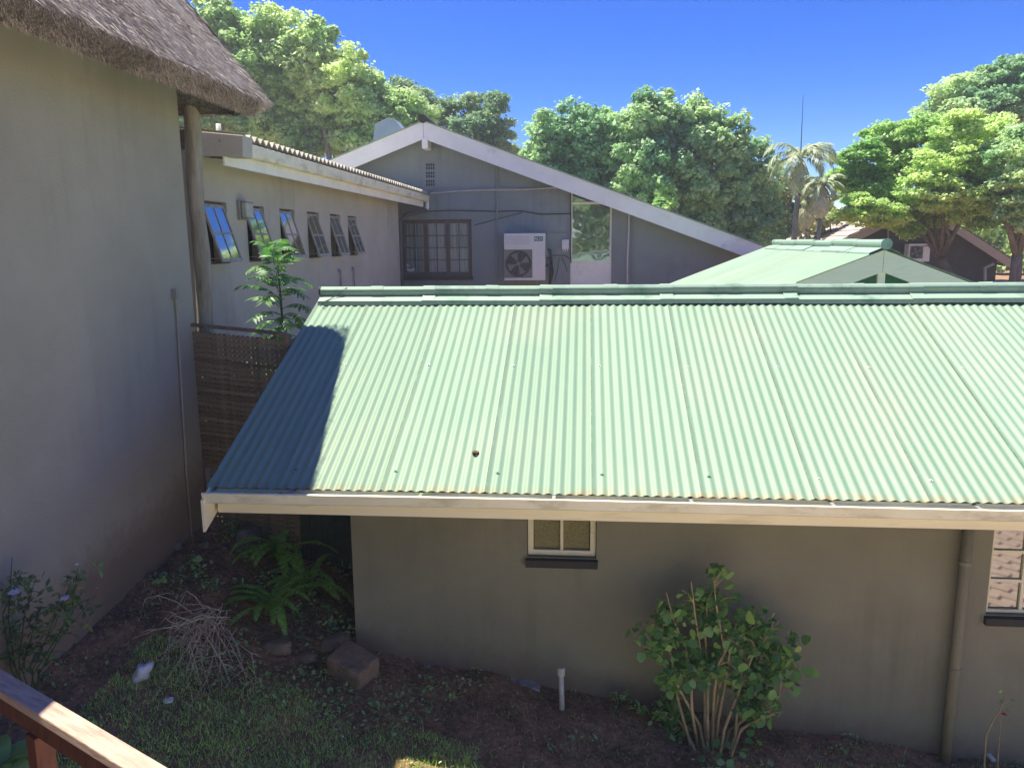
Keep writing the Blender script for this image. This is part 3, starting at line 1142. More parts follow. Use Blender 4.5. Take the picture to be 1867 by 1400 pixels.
# ------------------------------------------------------------------ lattice screen
la, lb = P(345, 594, Y=7.42), P(524, 611, Y=7.28)
lat = empty('lattice_screen', ((la.x + lb.x) / 2, 7.35, gz(-3.3, 7.35)), 'dark weathered wooden lattice screen between the taupe wall and green roof', 'screen')
zt = (la.z + lb.z) / 2
dv = Vector((lb.x - la.x, lb.y - la.y, lb.z - la.z))
Lh = sqrt(dv.x ** 2 + dv.y ** 2)
zb0 = gz(-3.3, 7.3) - .05


def lp(u, z, o=0):
    n_ = Vector((-dv.y, dv.x, 0)).normalized()
    return Vector((la.x + dv.x * u, la.y + dv.y * u, z + dv.z * u)) + n_ * -o


hgt = zt - zb0
vs_me = MB()
d3 = Vector((dv.x, dv.y, 0)).normalized()
n3 = Vector((-dv.y, dv.x, 0)).normalized()
vs_me.obox((0, 0, 0), d3 * .0175, n3 * .004, Vector((0, 0, hgt / 2 - .03)))
vme = vs_me.mesh('slat')
vme.materials.append(M['lattice'])
hs_me = MB().obox((0, 0, 0), d3 * (Lh / 2 - .02) + Vector((0, 0, dv.z / 2)), n3 * .004, Vector((0, 0, .0175))).mesh('slat')
hs_me.materials.append(M['lattice'])
nv_ = 21
for i in range(nv_):
    u = (i + .5) / nv_
    inst('slat', vme, lat, lp(u, (zt - dv.z / 2 + zb0) / 2, -.004) , (0, 0, 0))
nh = int(hgt / .049)
for j in range(nh):
    z = zb0 + .05 + j * .049
    p_ = lp(.5, z, .005)
    inst('slat', hs_me, lat, (p_.x, p_.y, p_.z), (0, radians(random.uniform(-.2, .2)), 0))
for u in (0.0, 1.0):
    q_ = lp(u, 0)
    MB().box(q_.x - .025, q_.x + .025, q_.y - .03, q_.y + .03, zb0, zt + .01 + (u - .5) * dv.z).build('post', M['lattice'], lat)
MB().beam(lp(0.02, zt - dv.z / 2 + .012), lp(.98, zt - dv.z / 2 + .012), .05, .03).build('top_rail', M['lattice'], lat)

# ------------------------------------------------------------------ wing with awning windows
WX = -4.35
wing = empty('wing_building', (-6, 14, 1.9), 'long taupe wing with a row of propped-open windows and white gutter', 'building')
WZ0, WZ1 = 3.465, 4.195
wins = [(8.99, 9.58), (10.15, 10.74), (11.30, 11.89), (12.45, 13.03), (13.60, 14.18), (14.65, 15.22)]
WEND = 18.75
holes = [(a, b, WZ0, WZ1) for a, b in wins]
wmesh = wall_holes_mesh(8.6, WEND, 1.5, 4.72, 0, .2, holes, tr=lambda v: (WX - v[1], v[0], v[2]))
wmesh.build('wall', M['plaster_wing'], wing)
MB().box(-9, WX - .2, 8.6, 8.8, 1.5, 4.6).build('wall', M['plaster_wing'], wing)
MB().box(-9, WX - .2, WEND - .2, WEND, 1.5, 4.7).build('wall', M['plaster_wing'], wing)
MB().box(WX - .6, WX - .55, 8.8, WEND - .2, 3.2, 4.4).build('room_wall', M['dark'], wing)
for a, b in wins:
    # frame set in the reveal
    fr = MB()
    f_ = .025
    x_ = WX - .06
    fr.box(x_ - .03, x_, a + .002, a + f_, WZ0 + .002, WZ1 - .002)
    fr.box(x_ - .03, x_, b - f_, b - .002, WZ0 + .002, WZ1 - .002)
    fr.box(x_ - .03, x_, a + f_, b - f_, WZ0 + .002, WZ0 + f_)
    fr.box(x_ - .03, x_, a + f_, b - f_, WZ1 - f_, WZ1 - .002)
    w = fr.build('window', M['brown_wood'], wing, at=(WX - .03, (a + b) / 2, WZ1 - .03))
    # sash, hinged at the top and propped outward
    ang = radians(17)
    o = Vector((WX - .04, (a + b) / 2, WZ1 - .035))
    hw, hh = (b - a) / 2 - .02, WZ1 - WZ0 - .03
    dn = Vector((sin(ang), 0, -cos(ang)))
    ou = Vector((cos(ang), 0, sin(ang)))
    sy = Vector((0, 1, 0))

    def sp_(mb, u0, u1, t0, t1, d0_=-.012, d1_=.012):
        c_ = o + sy * (u0 + u1) / 2 + dn * (t0 + t1) / 2 + ou * (d0_ + d1_) / 2
        mb.obox(c_, sy * (u1 - u0) / 2, dn * (t1 - t0) / 2, ou * (d1_ - d0_) / 2)
    sb = MB()
    sp_(sb, -hw, -hw + .03, 0, hh)
    sp_(sb, hw - .03, hw, 0, hh)
    sp_(sb, -hw + .03, hw - .03, 0, .03, -.011, .011)
    sp_(sb, -hw + .03, hw - .03, hh - .04, hh, -.011, .015)
    sp_(sb, -hw + .03, hw - .03, hh * .5 - .012, hh * .5 + .012, -.010, .010)
    sp_(sb, -.010, .010, .03, hh * .5 - .012, -.009, .009)
    sp_(sb, -.010, .010, hh * .5 + .012, hh - .04, -.009, .009)
    sb.build('sash', M['sash'], w)
    for (u0, u1) in ((-hw + .03, -.010), (.010, hw - .03)):
        for (t0, t1) in ((.03, hh * .5 - .012), (hh * .5 + .012, hh - .04)):
            g_ = MB()
            sp_(g_, u0, u1, t0, t1, -.002, .002)
            g_.build('pane', M['glass_sky'], w)
    st = MB()
    bot = o + dn * (hh - .05) + sy * (-hw + .02)
    st.tube([bot, (WX - .05, a + .04, WZ0 + .06)], .006, 6)
    st.build('stay', M['sash'], w)
# fascia, gutter
MB().box(-3.995, -3.97, 8.78, 19.86, 4.556, 4.76).build('fascia', M['white_clean'], wing, bevel=.003)
MB().add([(-3.996, 8.78, 4.60), (-3.996, 19.86, 4.60), (WX, 19.86, 4.70), (WX, 8.78, 4.70)], [(0, 1, 2, 3)]).build('soffit', M['plaster_wing'], wing)
gp = [(-3.966, 4.80), (-3.966, 4.69), (-3.90, 4.682), (-3.862, 4.69), (-3.85, 4.72), (-3.846, 4.805), (-3.838, 4.825), (-3.848, 4.832), (-3.858, 4.82)]
gg = MB().grid([[(x, y, z) for x, z in gp] for y in (9.06, 12, 15, 20.1)])
gg.add([(x, 20.1, z) for x, z in gp[:7]], [tuple(range(7))])
gg.add([(x, 9.06, z) for x, z in gp[:7]], [tuple(range(7))])
g2 = gg.build('gutter', M['gutter'], wing)
mm = g2.modifiers.new('thickness', 'SOLIDIFY')
mm.thickness = .003
MB().tube([(-3.9, 20.0, 4.70), (-3.9, 20.0, 4.56), (-3.93, 19.98, 4.5)], .05, 10).build('gutter_outlet', M['white_clean'], wing, smooth=True)
dx_ = P(728, 400, Y=18.85)
MB().tube([(-3.93, 19.95, 4.48), (dx_.x + .15, 19.2, 4.36), (dx_.x, 18.88, 4.2), (dx_.x, 18.87, 1.8)], .055, 10).build('downpipe', M['dark_pipe'], wing, smooth=True)
# corrugated fibre-cement roof: thick sheets with a zigzag edge
cw = .178
y = 9.1
tilt = .12
while y < 20.0:
    n_ = 6
    mb = MB()
    prof = []
    for i in range(n_ * 8 + 1):
        yy_ = y + cw * i / 8
        prof.append((yy_, .030 * cos(2 * pi * i / 8)))
    top = [[(-3.86, yy_, 4.905 + z_), (-9, yy_, 4.905 + z_ + 5.14 * tilt)] for yy_, z_ in prof]
    botm = [[(-3.862, yy_, 4.905 + max(z_ - .012, -.05) - .008), (-9, yy_, 4.89 + z_ + 5.14 * tilt)] for yy_, z_ in prof]
    mb.grid(top)
    mb.grid(botm)
    mb.grid([[t_[0], b2[0]] for t_, b2 in zip(top, botm)])
    mb.build('roof_sheet', M['asbestos'], wing)
    y += cw * n_
# plaster beam end joining the wing to the thatched verandah
sa, sb_, sc_, sd = [P(*q_, Y=8.76) for q_ in ((369, 236), (443, 247), (443, 286), (369, 283))]
MB().prism([(sa.x - .35, 8.76, sa.z + .01), (sb_.x, 8.76, sb_.z), (sc_.x, 8.76, sc_.z), (sd.x - .35, 8.76, sd.z)], (0, .26, 0)).build('beam_end', M['plaster_wing'], wing, bevel=.008)
kn = P(401, 257, Y=8.755)
MB().tube([(kn.x, 8.765, kn.z), (kn.x, 8.748, kn.z)], .014, 12).build('bolt_head', M['lamp_grey'], wing)
vp = P(399, 240, Y=9.3)
MB().tube([(vp.x, 9.3, 4.8), (vp.x, 9.3, P(399, 226, Y=9.3).z)], .03, 10).build('vent_pipe', M['pvc'], wing, smooth=True)
# two thin pipes on the wall
for (u, v) in ((621, 492), (645, 488)):
    q_ = P(u, v, X=WX + .03)
    MB().tube([(WX + .03, q_.y, 2.2), (WX + .03, q_.y, q_.z), (WX + .03, q_.y - .07, q_.z + .01), (WX + .03, q_.y - .09, q_.z - .05)], .013, 7).build('wall_pipe', M['lamp_grey'], wing)

# bulkhead lamp
lc = P(440, 384, X=WX)
lamp = empty('wall_lamp', (WX, lc.y, lc.z), 'small grey square bulkhead lamp on the wall above the propped-open windows', 'lamp')
MB().box(WX + .001, WX + .04, lc.y - .13, lc.y + .13, lc.z - .12, lc.z + .12).build('back_plate', M['lamp_grey'], lamp, bevel=.008)
MB().box(WX + .041, WX + .12, lc.y - .11, lc.y + .11, lc.z - .10, lc.z + .10).build('diffuser', M['lamp_glass'], lamp, bevel=.02)
for zz in (-.104, .101):
    MB().box(WX + .041, WX + .128, lc.y - .115, lc.y + .115, lc.z + zz - .004, lc.z + zz + .006).build('guard_bar', M['lamp_grey'], lamp)

# ------------------------------------------------------------------ gable house behind
GY = 20.0
BY = 19.5
AX, AZ = -3.85, 6.53
GS = .372
gable = empty('gable_house', (-1, 24, 1.9), 'grey blue gabled house with white barge boards behind the green roof', 'building')


def gzr(x):
    return AZ - abs(x - AX) * GS


GXL, GXR = -11.9, 4.35


def wall_gable():
    mb = MB()
    drop = .22
    # openings: window, door, transom
    return mb


wA, wB = P(731, 401, Y=GY), P(861, 503, Y=GY)
wh = (wA.x, wB.x, wB.z, wA.z)
dA, dB = P(1040, 373, Y=GY), P(1115, 478, Y=GY)
# wall as columns between x stations, clipped by the roof line
xst = sorted([GXL + .6, wh[0], wh[1], AX, dA.x, dB.x, GXR - .35])
gw = MB()
for i in range(len(xst) - 1):
    a, b = xst[i], xst[i + 1]
    za, zb_ = gzr(a) - .25, gzr(b) - .25
    lo = 1.5
    if a >= wh[0] - 1e-6 and b <= wh[1] + 1e-6:
        gw.add([(a, GY, lo), (b, GY, lo), (b, GY, wh[2]), (a, GY, wh[2])], [(0, 1, 2, 3)])
        lo = wh[3]
    if a >= dA.x - 1e-6 and b <= dB.x + 1e-6:
        continue
    gw.add([(a, GY, lo), (b, GY, lo), (b, GY, zb_), (a, GY, za)], [(0, 1, 2, 3)])
for h in (wh, (dA.x, dB.x, 1.5, gzr(dB.x) - .2)):
    a, b, c, d = h
    for s_, e_ in (((a, c), (b, c)), ((b, c), (b, d)), ((b, d), (a, d)), ((a, d), (a, c))):
        gw.add([(s_[0], GY, s_[1]), (e_[0], GY, e_[1]), (e_[0], GY + .2, e_[1]), (s_[0], GY + .2, s_[1])], [(0, 1, 2, 3)])
gw.build('wall', M['plaster_gable'], gable)
MB().box(GXL + .6, GXL + .8, GY + .01, 32, 1.5, gzr(GXL + .6) - .2).box(GXR - .55, GXR - .35, GY + .01, 32, 1.5, gzr(GXR - .35) - .25).build('side_wall', M['plaster_gable'], gable)
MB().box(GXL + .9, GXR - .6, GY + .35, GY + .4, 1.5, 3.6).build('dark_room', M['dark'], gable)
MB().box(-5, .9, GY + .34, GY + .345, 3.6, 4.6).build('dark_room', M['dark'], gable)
# roof planes (two slopes) with thin corrugated edge
for sgn, xe in ((1, GXR), (-1, GXL)):
    ze = gzr(xe)
    mb = MB()
    mb.add([(AX, BY - .03, AZ + .03), (xe, BY - .03, ze + .03), (xe, 33, ze + .03), (AX, 33, AZ + .03)], [(0, 1, 2, 3)])
    mb.add([(AX, BY - .03, AZ + .005), (xe, BY - .03, ze + .005), (xe, 33, ze + .005), (AX, 33, AZ + .005)], [(3, 2, 1, 0)])
    mb.add([(AX, BY - .03, AZ + .03), (xe, BY - .03, ze + .03), (xe, BY - .03, ze + .005), (AX, BY - .03, AZ + .005)], [(0, 1, 2, 3)])
    mb.build('roof_slope', M['green_cap'], gable)
    bd = .40
    poly = [(AX + sgn * .004, BY, AZ), (xe, BY, ze), (xe - sgn * .12, BY, ze - bd * .85), (AX + sgn * .004, BY, AZ - bd)]
    MB().prism(poly, (0, .03, 0)).build('barge_board', M['white_clean'], gable)
MB().tube([(AX, BY - .06, AZ + .06), (AX, 33, AZ + .06)], .10, 12).build('ridge_cap', M['dark_sill'], gable)
bl = P(782, 252, Y=19.45)
MB().box(AX - .04, AX + .10, BY - .02, BY + .45, AZ - .62, AZ - .38).build('ridge_beam', M['white_clean'], gable)
# air bricks
for r_ in range(3):
    q0, q1 = P(776, 298 + 15 * r_, Y=GY), P(793, 310 + 15 * r_, Y=GY)
    vb = MB()
    for k_ in range(4):
        for m_ in range(2):
            cx_ = q0.x + (q1.x - q0.x) * (k_ + .5) / 4
            cz_ = q1.z + (q0.z - q1.z) * (m_ + .5) / 2
            vb.box(cx_ - .018, cx_ + .018, GY - .012, GY - .004, cz_ - .03, cz_ + .03)
    vt = vb.build('air_brick', M['ac_dark'], gable)
# cables and pipes on the wall
def cable(pix, r, m, name='cable', y=GY - .03):
    pts = [P(u, v, Y=y) for u, v in pix]
    out = []
    for i in range(len(pts) - 1):
        for t in (0, .5):
            p_ = pts[i].lerp(pts[i + 1], t)
            out.append(p_)
    out.append(pts[-1])
    MB().tube(out, r, 6).build(name, m, gable)


cable([(785, 352), (800, 347), (850, 347), (905, 345), (930, 344), (980, 345), (1035, 342)], .022, M['cable_grey'], y=GY - .05)
cable([(785, 353), (830, 349), (880, 347), (940, 347), (1000, 343), (1036, 341)], .012, M['cable_pale'], y=GY - .07)
cable([(735, 392), (770, 386), (830, 384), (905, 386), (950, 385), (985, 391), (1040, 390)], .012, M['cable_black'])
cable([(865, 411), (905, 400), (952, 388)], .008, M['cable_black'])
cable([(910, 388), (940, 410), (975, 424), (1035, 425)], .007, M['plaster_gable'])
cable([(906, 300), (906, 515)], .022, M['plaster_gable'], 'conduit')
cable([(1147, 383), (1146, 430), (1144, 470), (1144, 516)], .022, M['cable_pale'], 'conduit')
cable([(1153, 390), (1153, 516)], .015, M['plaster_gable'], 'conduit')
cable([(1040, 348), (1041, 400), (1040, 455), (1041, 480)], .012, M['cable_black'])
cable([(1003, 466), (1030, 466), (1042, 474)], .008, M['cable_black'])
cable([(1024, 470), (1030, 482), (1034, 496)], .007, M['cable_black'])
cable([(1020, 470), (1016, 495), (1012, 512)], .006, M['cable_black'])

# steel-framed window of three casements
def gable_window():
    x0, x1, z0, z1 = wh
    y = GY + .05
    fr = MB()
    f = .045
    fr.box(x0 + .003, x0 + f, y, y + .07, z0, z1)
    fr.box(x1 - f, x1 - .003, y, y + .07, z0, z1)
    fr.box(x0 + f, x1 - f, y, y + .07, z0, z0 + f)
    fr.box(x0 + f, x1 - f, y, y + .07, z1 - f, z1)
    w = fr.build('window', M['brown_wood'], gable)
    cwid = (x1 - x0 - 2 * f) / 3
    for k_ in range(3):
        a = x0 + f + cwid * k_ + .002
        b = a + cwid - .004
        g = .05
        s_ = MB()
        s_.box(a, a + g, y - .01, y + .04, z0 + f, z1 - f)
        s_.box(b - g, b, y - .01, y + .04, z0 + f, z1 - f)
        s_.box(a + g, b - g, y - .01, y + .04, z0 + f, z0 + f + g)
        s_.box(a + g, b - g, y - .01, y + .04, z1 - f - g, z1 - f)
        xm = (a + b) / 2
        s_.box(xm - .010, xm + .010, y, y + .03, z0 + f + g, z1 - f - g)
        zz0, zz1 = z0 + f + g, z1 - f - g
        for r_ in range(1, 4):
            zc = zz0 + (zz1 - zz0) * r_ / 4
            s_.box(a + g, xm - .010, y + .001, y + .029, zc - .009, zc + .009)
            s_.box(xm + .010, b - g, y + .001, y + .029, zc - .009, zc + .009)
        s_.build('casement', M['brown_wood'], w)
        for (c_, d_) in ((a + g, xm - .010), (xm + .010, b - g)):
            for r_ in range(4):
                MB().box(c_, d_, y + .012, y + .016, zz0 + (zz1 - zz0) * r_ / 4 + .004, zz0 + (zz1 - zz0) * (r_ + 1) / 4 - .004).build('pane', M['glass_clear'], w)
    # folded net curtain
    C_ = []
    for i in range(121):
        x = x0 + .03 + (x1 - x0 - .06) * i / 120
        yv = y + .075 + .018 * sin(i * .9) + .008 * sin(i * .37)
        C_.append([(x, yv, z0), (x, yv + .01 * sin(i * .5), z1)])
    MB().grid(C_).build('curtain', M['curtain'], w, smooth=True)
    MB().box(x0 - .02, x1 + .02, GY - .06, GY + .05, z0 - .10, z0 - .002).build('sill', M['dark_sill'], w)
    # white V mark and leaf-shaped sticker on the bottom left panes
    def pp_(u, v):
        return P(u, v, Y=y - .014)
    V_ = [pp_(740, 481), pp_(742.2, 481), pp_(743.8, 484.5), pp_(746, 481), pp_(747.6, 481), pp_(744.5, 487), pp_(743.2, 487)]
    MB().prism(V_, (0, -.002, 0)).build('white_v_mark', M['white_paint'], w)
    S_ = [pp_(742, 488), pp_(745, 490), pp_(748, 491), pp_(752, 490), pp_(757, 488), pp_(756, 492), pp_(752, 495), pp_(745, 495), pp_(742, 493)]
    MB().prism(S_, (0, -.002, 0)).build('white_leaf_sticker', M['white_paint'], w)


def clear_glass():
    m, nt, b = nodes('glass_clear')
    L = nt.links.new
    tr = N(nt, 'ShaderNodeBsdfTransparent')
    tr.inputs['Color'].default_value = (.96, .98, .98, 1)
    g = N(nt, 'ShaderNodeBsdfGlossy', Roughness=.04)
    fr = N(nt, 'ShaderNodeFresnel', IOR=1.5)
    ma = N(nt, 'ShaderNodeMath', operation='ADD')
    ma.inputs[1].default_value = .10
    L(fr.outputs[0], ma.inputs[0])
    ms = N(nt, 'ShaderNodeMixShader')
    L(ma.outputs[0], ms.inputs[0])
    L(tr.outputs[0], ms.inputs[1])
    L(g.outputs[0], ms.inputs[2])
    L(ms.outputs[0], nt.nodes['Material Output'].inputs['Surface'])
    return m


M['glass_clear'] = clear_glass()
gable_window()


def gable_door():
    x0, x1 = dA.x, dB.x
    y = GY + .04
    ztop = gzr(x1) - .22
    zg1, zg0 = P(1077, 373, Y=y).z, P(1077, 476, Y=y).z
    zl = P(1077, 481, Y=y).z
    f = .05
    fr = MB()
    fr.box(x0 + .003, x0 + f, y, y + .1, 1.6, gzr(x0) - .25)
    fr.box(x1 - f, x1 - .003, y, y + .1, 1.6, ztop)
    fr.box(x0 + f, x1 - f, y, y + .1, zg1, zg1 + .06)
    fr.box(x0 + f, x1 - f, y, y + .1, zg0 - .04, zg0)
    d = fr.build('door', M['white_clean'], gable)
    MB().box(x0 + f, x1 - f, y + .05, y + .055, zg0, zg1).build('pane', M['glass_dark'], d)
    MB().prism([(x0 + f, y + .05, zg1 + .06), (x1 - f, y + .05, zg1 + .06), (x1 - f, y + .05, gzr(x1) - .3), (x0 + f, y + .05, gzr(x0) - .3)], (0, .01, 0)).build('transom_pane', M['glass_house'], d)
    lowp = MB()
    lowp.box(x0 + f, x1 - f, y + .03, y + .06, 1.9, zg0 - .041)
    lowp.box(x0 + f + .002, x0 + f + .10, y + .012, y + .03, 1.9, zg0 - .045)
    lowp.box(x1 - f - .10, x1 - f - .002, y + .012, y + .03, 1.9, zg0 - .045)
    lowp.box(x0 + f + .10, x1 - f - .10, y + .012, y + .03, zg0 - .16, zg0 - .045)
    lowp.build('door_panel', M['white_clean'], d)


gable_door()

# meter box, on the wall beside the door
mbx = P(1031, 446, Y=GY)
sw = empty('switch_box', (mbx.x, GY, mbx.z), 'small white electrical box on the grey wall just left of the door', 'electrical box')
MB().box(mbx.x - .085, mbx.x + .085, GY - .09, GY - .001, mbx.z - .12, mbx.z + .12).build('box', M['ac_white'], sw, bevel=.008)
for k_ in (-.05, .0, .05):
    MB().tube([(mbx.x + k_, GY - .045, mbx.z - .12), (mbx.x + k_, GY - .045, mbx.z - .17)], .012, 7).build('gland', M['ac_white'], sw)


def text_part(body, size, loc, matl, parent, rot=(pi / 2, 0, 0), ext=.001):
    cu = bpy.data.curves.new('letters', 'FONT')
    cu.body = body
    cu.size = size
    cu.extrude = ext
    cu.align_x = 'CENTER'
    cu.align_y = 'CENTER'
    cu.materials.append(matl)
    tmp = bpy.data.objects.new('letters_tmp', cu)
    COL.objects.link(tmp)
    dg = bpy.context.evaluated_depsgraph_get()
    me = bpy.data.meshes.new_from_object(tmp.evaluated_get(dg))
    bpy.data.objects.remove(tmp)
    o = bpy.data.objects.new('lettering', me)
    o.location = Vector(loc) - origin_of(parent)
    o.rotation_euler = rot
    o.parent = parent
    COL.objects.link(o)
    return o


def aircon(name, pa, pb, y, depth, fan_c, fan_r, label, logo=None, group=None, legs=True):
    A, B = P(*pa, Y=y), P(*pb, Y=y)
    cx = (A.x + B.x) / 2
    r = empty(name, (cx, y + depth, B.z), label, 'air conditioner', group)
    F = P(*fan_c, Y=y)
    R = fan_r
    body = MB()
    # body with a square fan recess on the front
    hq = R * 1.08
    bm = wall_holes_mesh(A.x, B.x, B.z, A.z, y, y + depth, [(F.x - hq, F.x + hq, F.z - hq, F.z + hq)])
    bm.build('casing', M['ac_white'], r)
    MB().box(F.x - hq, F.x + hq, y + .045, y + .05, F.z - hq, F.z + hq).build('shroud', M['ac_mid'], r)
    ring = MB()
    MB().tube([(F.x, y + .044, F.z), (F.x, y + .030, F.z)], R, 32).build('fan_opening', M['ac_dark'], r)
    gl = MB()
    for rr in (.25, .45, .65, .85, .98):
        pts = [(F.x + R * rr * cos(t_), y + .006, F.z + R * rr * sin(t_)) for t_ in np.linspace(0, 2 * pi, 29)]
        gl.tube(pts, .0035, 4, cap=False)
    for k_ in range(12):
        t_ = k_ * pi / 6
        gl.tube([(F.x + R * .08 * cos(t_), y + .008, F.z + R * .08 * sin(t_)), (F.x + R * cos(t_), y + .008, F.z + R * sin(t_))], .0035, 4)
    gl.build('fan_grille', M['ac_mid'], r)
    fb = MB()
    for k_ in range(4):
        t_ = k_ * pi / 2 + .4
        c_, s_ = cos(t_), sin(t_)
        fb.add([(F.x + R * .12 * c_, y + .02, F.z + R * .12 * s_), (F.x + R * .85 * cos(t_ - .3), y + .028, F.z + R * .85 * sin(t_ - .3)), (F.x + R * .85 * cos(t_ + .35), y + .014, F.z + R * .85 * sin(t_ + .35))], [(0, 1, 2)])
    fb.tube([(F.x, y + .004, F.z), (F.x, y + .028, F.z)], R * .14, 12)
    fb.build('fan_blades', M['ac_mid'], r)
    if legs:
        for xx_ in (A.x + .2, B.x - .2):
            MB().box(xx_ - .03, xx_ + .03, y + .02, y + depth + .12, B.z - .05, B.z - .001).build('bracket', M['ac_mid'], r)
    return r, A, B, F


ac, A_, B_, F_ = aircon('air_conditioner', (919, 426), (994, 511), GY - .42, .34, (945, 481), .318, 'large pale air conditioner unit with round fan on the grey gable wall')
lg0, lg1 = P(974, 431.5, Y=GY - .42), P(990, 439.5, Y=GY - .42)
MB().box(lg0.x, lg1.x, GY - .424, GY - .421, lg1.z, lg0.z).build('badge', M['teal'], ac)
text_part('AUX', .10, ((lg0.x + lg1.x) / 2, GY - .426, (lg0.z + lg1.z) / 2), M['white_paint'], ac)
for k_ in range(6):
    zz = A_.z - .08 - k_ * .035
    MB().box(A_.x + .02, A_.x + .62, GY - .424, GY - .421, zz - .004, zz).build('vent_slot', M['ac_mid'], ac)
hb = MB()
for k_ in range(3):
    hb.tube([(B_.x + .01, GY - .25, B_.z + .75 - k_ * .2), (B_.x + .12 + .02 * k_, GY - .2, B_.z + .72 - k_ * .2), (B_.x + .13 + .02 * k_, GY - .08, B_.z + .4 - k_ * .1), (B_.x + .10, GY - .05, B_.z - .1)], .028, 7)
hb.build('insulated_hose', M['ac_dark'], ac, smooth=True)
MB().box(B_.x + .002, B_.x + .05, GY - .36, GY - .22, B_.z + .55, B_.z + .8).build('valve_cover', M['ac_mid'], ac)

# roof cowl behind the left barge board
ca0 = [P(*q_, Y=22.5) for q_ in ((681, 250), (684, 227), (707, 215), (718, 217), (734, 236), (738, 250))]
cowl = MB().prism([(p_.x, 22.5, p_.z) for p_ in ca0], (0, .8, 0))
co = cowl.build('roof_skylight', M['cowl'], None, at=(ca0[0].x, 22.5, ca0[0].z), bevel=.01)
tag(co, 'grey blue angular skylight box poking above the white left barge board', 'skylight')
MB().box(ca0[0].x, ca0[5].x, 22.5, 23.3, 4.6, ca0[0].z - .002).build('upstand', M['cowl'], co)

# ------------------------------------------------------------------ green annex roof at right
annex = empty('annex', (4.1, 15, 1.5), 'smaller green roofed annex with white gable boards behind the ridge', 'building')
NX, NZ, NY0, NY1 = 4.12, 3.56, 11.55, 18.0
NS = .385
NSL = atan2(NS, 1)
NL = 3.0
ns_me = corrugated_mesh('roof_sheet', SHEET + PITCH * .5, NL, PITCH, AMP, 6, 2)
ns_me.materials.append(M['green_sheet'])
yv = NY0
while yv < NY1 - .05:
    # local x -> +Y... left slope: up-slope direction is +X
    o = inst('roof_sheet', ns_me, annex, (NX - NL * cos(NSL), yv + SHEET, NZ - NL * sin(NSL)), (0, 0, 0))
    o.rotation_euler = (Matrix.Rotation(-pi / 2, 3, 'Z') @ Matrix.Rotation(NSL, 3, 'X')).to_euler()
    o = inst('roof_sheet', ns_me, annex, (NX + NL * cos(NSL), yv, NZ - NL * sin(NSL)))
    o.rotation_euler = (Matrix.Rotation(pi / 2, 3, 'Z') @ Matrix.Rotation(NSL, 3, 'X')).to_euler()
    yv += SHEET
ridge(annex, None, NY0 - .04, NY1, NX, NZ, NSL, 1.15, .055, .2, M['green_cap'], axis='Y', step=lambda n: [0, .01, -.005, .008][n % 4])
MB().tube([(NX, NY0 - .10, NZ + .062), (NX, NY0 - .035, NZ + .062)], [.078, .072], 16).build('ridge_end', M['green_cap'], annex, smooth=False)
for sgn in (1, -1):
    a0 = (NX + sgn * .003, NY0 - .02, NZ - .02)
    e = (NX + sgn * NL * cos(NSL), NY0 - .02, NZ - .02 - NL * sin(NSL))
    poly = [a0, e, (e[0], e[1], e[2] - .3), (a0[0], a0[1], a0[2] - .30)]
    MB().prism(poly, (0, .03, 0)).build('barge_board', M['white_wood'], annex)
MB().box(NX - .05, NX + .05, NY0 + .012, NY0 + .06, 2.2, NZ - .05).build('king_post', M['white_wood'], annex)
MB().prism([(NX - 2.6, NY0 + .5, NZ - 1.1), (NX + 2.6, NY0 + .5, NZ - 1.1), (NX, NY0 + .5, NZ - .1)], (0, .1, 0)).build('gable_wall', M['green_dark'], annex)
MB().box(NX - 2.4, NX + 2.4, NY0 + .5, NY0 + .6, 1.5, NZ - 1.101).build('wall', M['plaster'], annex)

# ------------------------------------------------------------------ far house with grey pink roof
FY = 28.5
FX, FZ = 11.22, 4.93
farh = empty('far_house', (11, 34, 1.5), 'dark walled house with dusty pink grey roof behind the spreading tree', 'building')
lf, rt = P(1440, 487, Y=FY), P(1862, 484, Y=FY)
lsl = (FZ - P(1530, 440, Y=FY).z) / (FX - P(1530, 440, Y=FY).x)
rsl = (FZ - P(1845, 475, Y=FY).z) / (P(1845, 475, Y=FY).x - FX)
for sgn, sl_, ln in ((-1, lsl, 6.0), (1, rsl, 3.45)):
    xe = FX + sgn * ln
    ze = FZ - sl_ * ln
    # tiled slope built as courses
    nrow = 16
    for k_ in range(nrow):
        t0, t1 = k_ / nrow, (k_ + 1) / nrow
        xa, xb = FX + sgn * ln * t0, FX + sgn * ln * t1 + sgn * .03
        za, zb2 = FZ - sl_ * ln * t0 + .02, FZ - sl_ * ln * t1 + .045
        MB().add([(xa, FY - .05, za), (xb, FY - .05, zb2), (xb, 40.5, zb2), (xa, 40.5, za), (xb, FY - .05, zb2 - .03), (xb, 40.5, zb2 - .03)], [(0, 1, 2, 3), (1, 4, 5, 2)]).build('roof_course', M['grey_roof'], farh)
    poly = [(FX + sgn * .003, FY - .08, FZ), (xe, FY - .08, ze), (xe, FY - .08, ze - .3), (FX + sgn * .003, FY - .08, FZ - .3)]
    MB().prism(poly, (0, .05, 0)).build('barge_board', M['beige_wood'], farh)
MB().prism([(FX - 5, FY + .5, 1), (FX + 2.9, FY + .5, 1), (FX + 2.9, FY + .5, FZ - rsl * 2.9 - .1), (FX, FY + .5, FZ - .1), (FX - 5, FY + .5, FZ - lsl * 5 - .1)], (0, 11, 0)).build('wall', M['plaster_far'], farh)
MB().tube([(FX, FY - .1, FZ + .04), (FX, 40.5, FZ + .04)], .09, 8).build('ridge_cap', M['grey_roof'], farh)
q1, q2, q3 = P(1796, 512, Y=FY), P(1796, 488, Y=FY), P(1812, 481, Y=FY)
MB().tube([q1, q2, q3], .05, 7).build('downpipe', M['cable_grey'], farh)
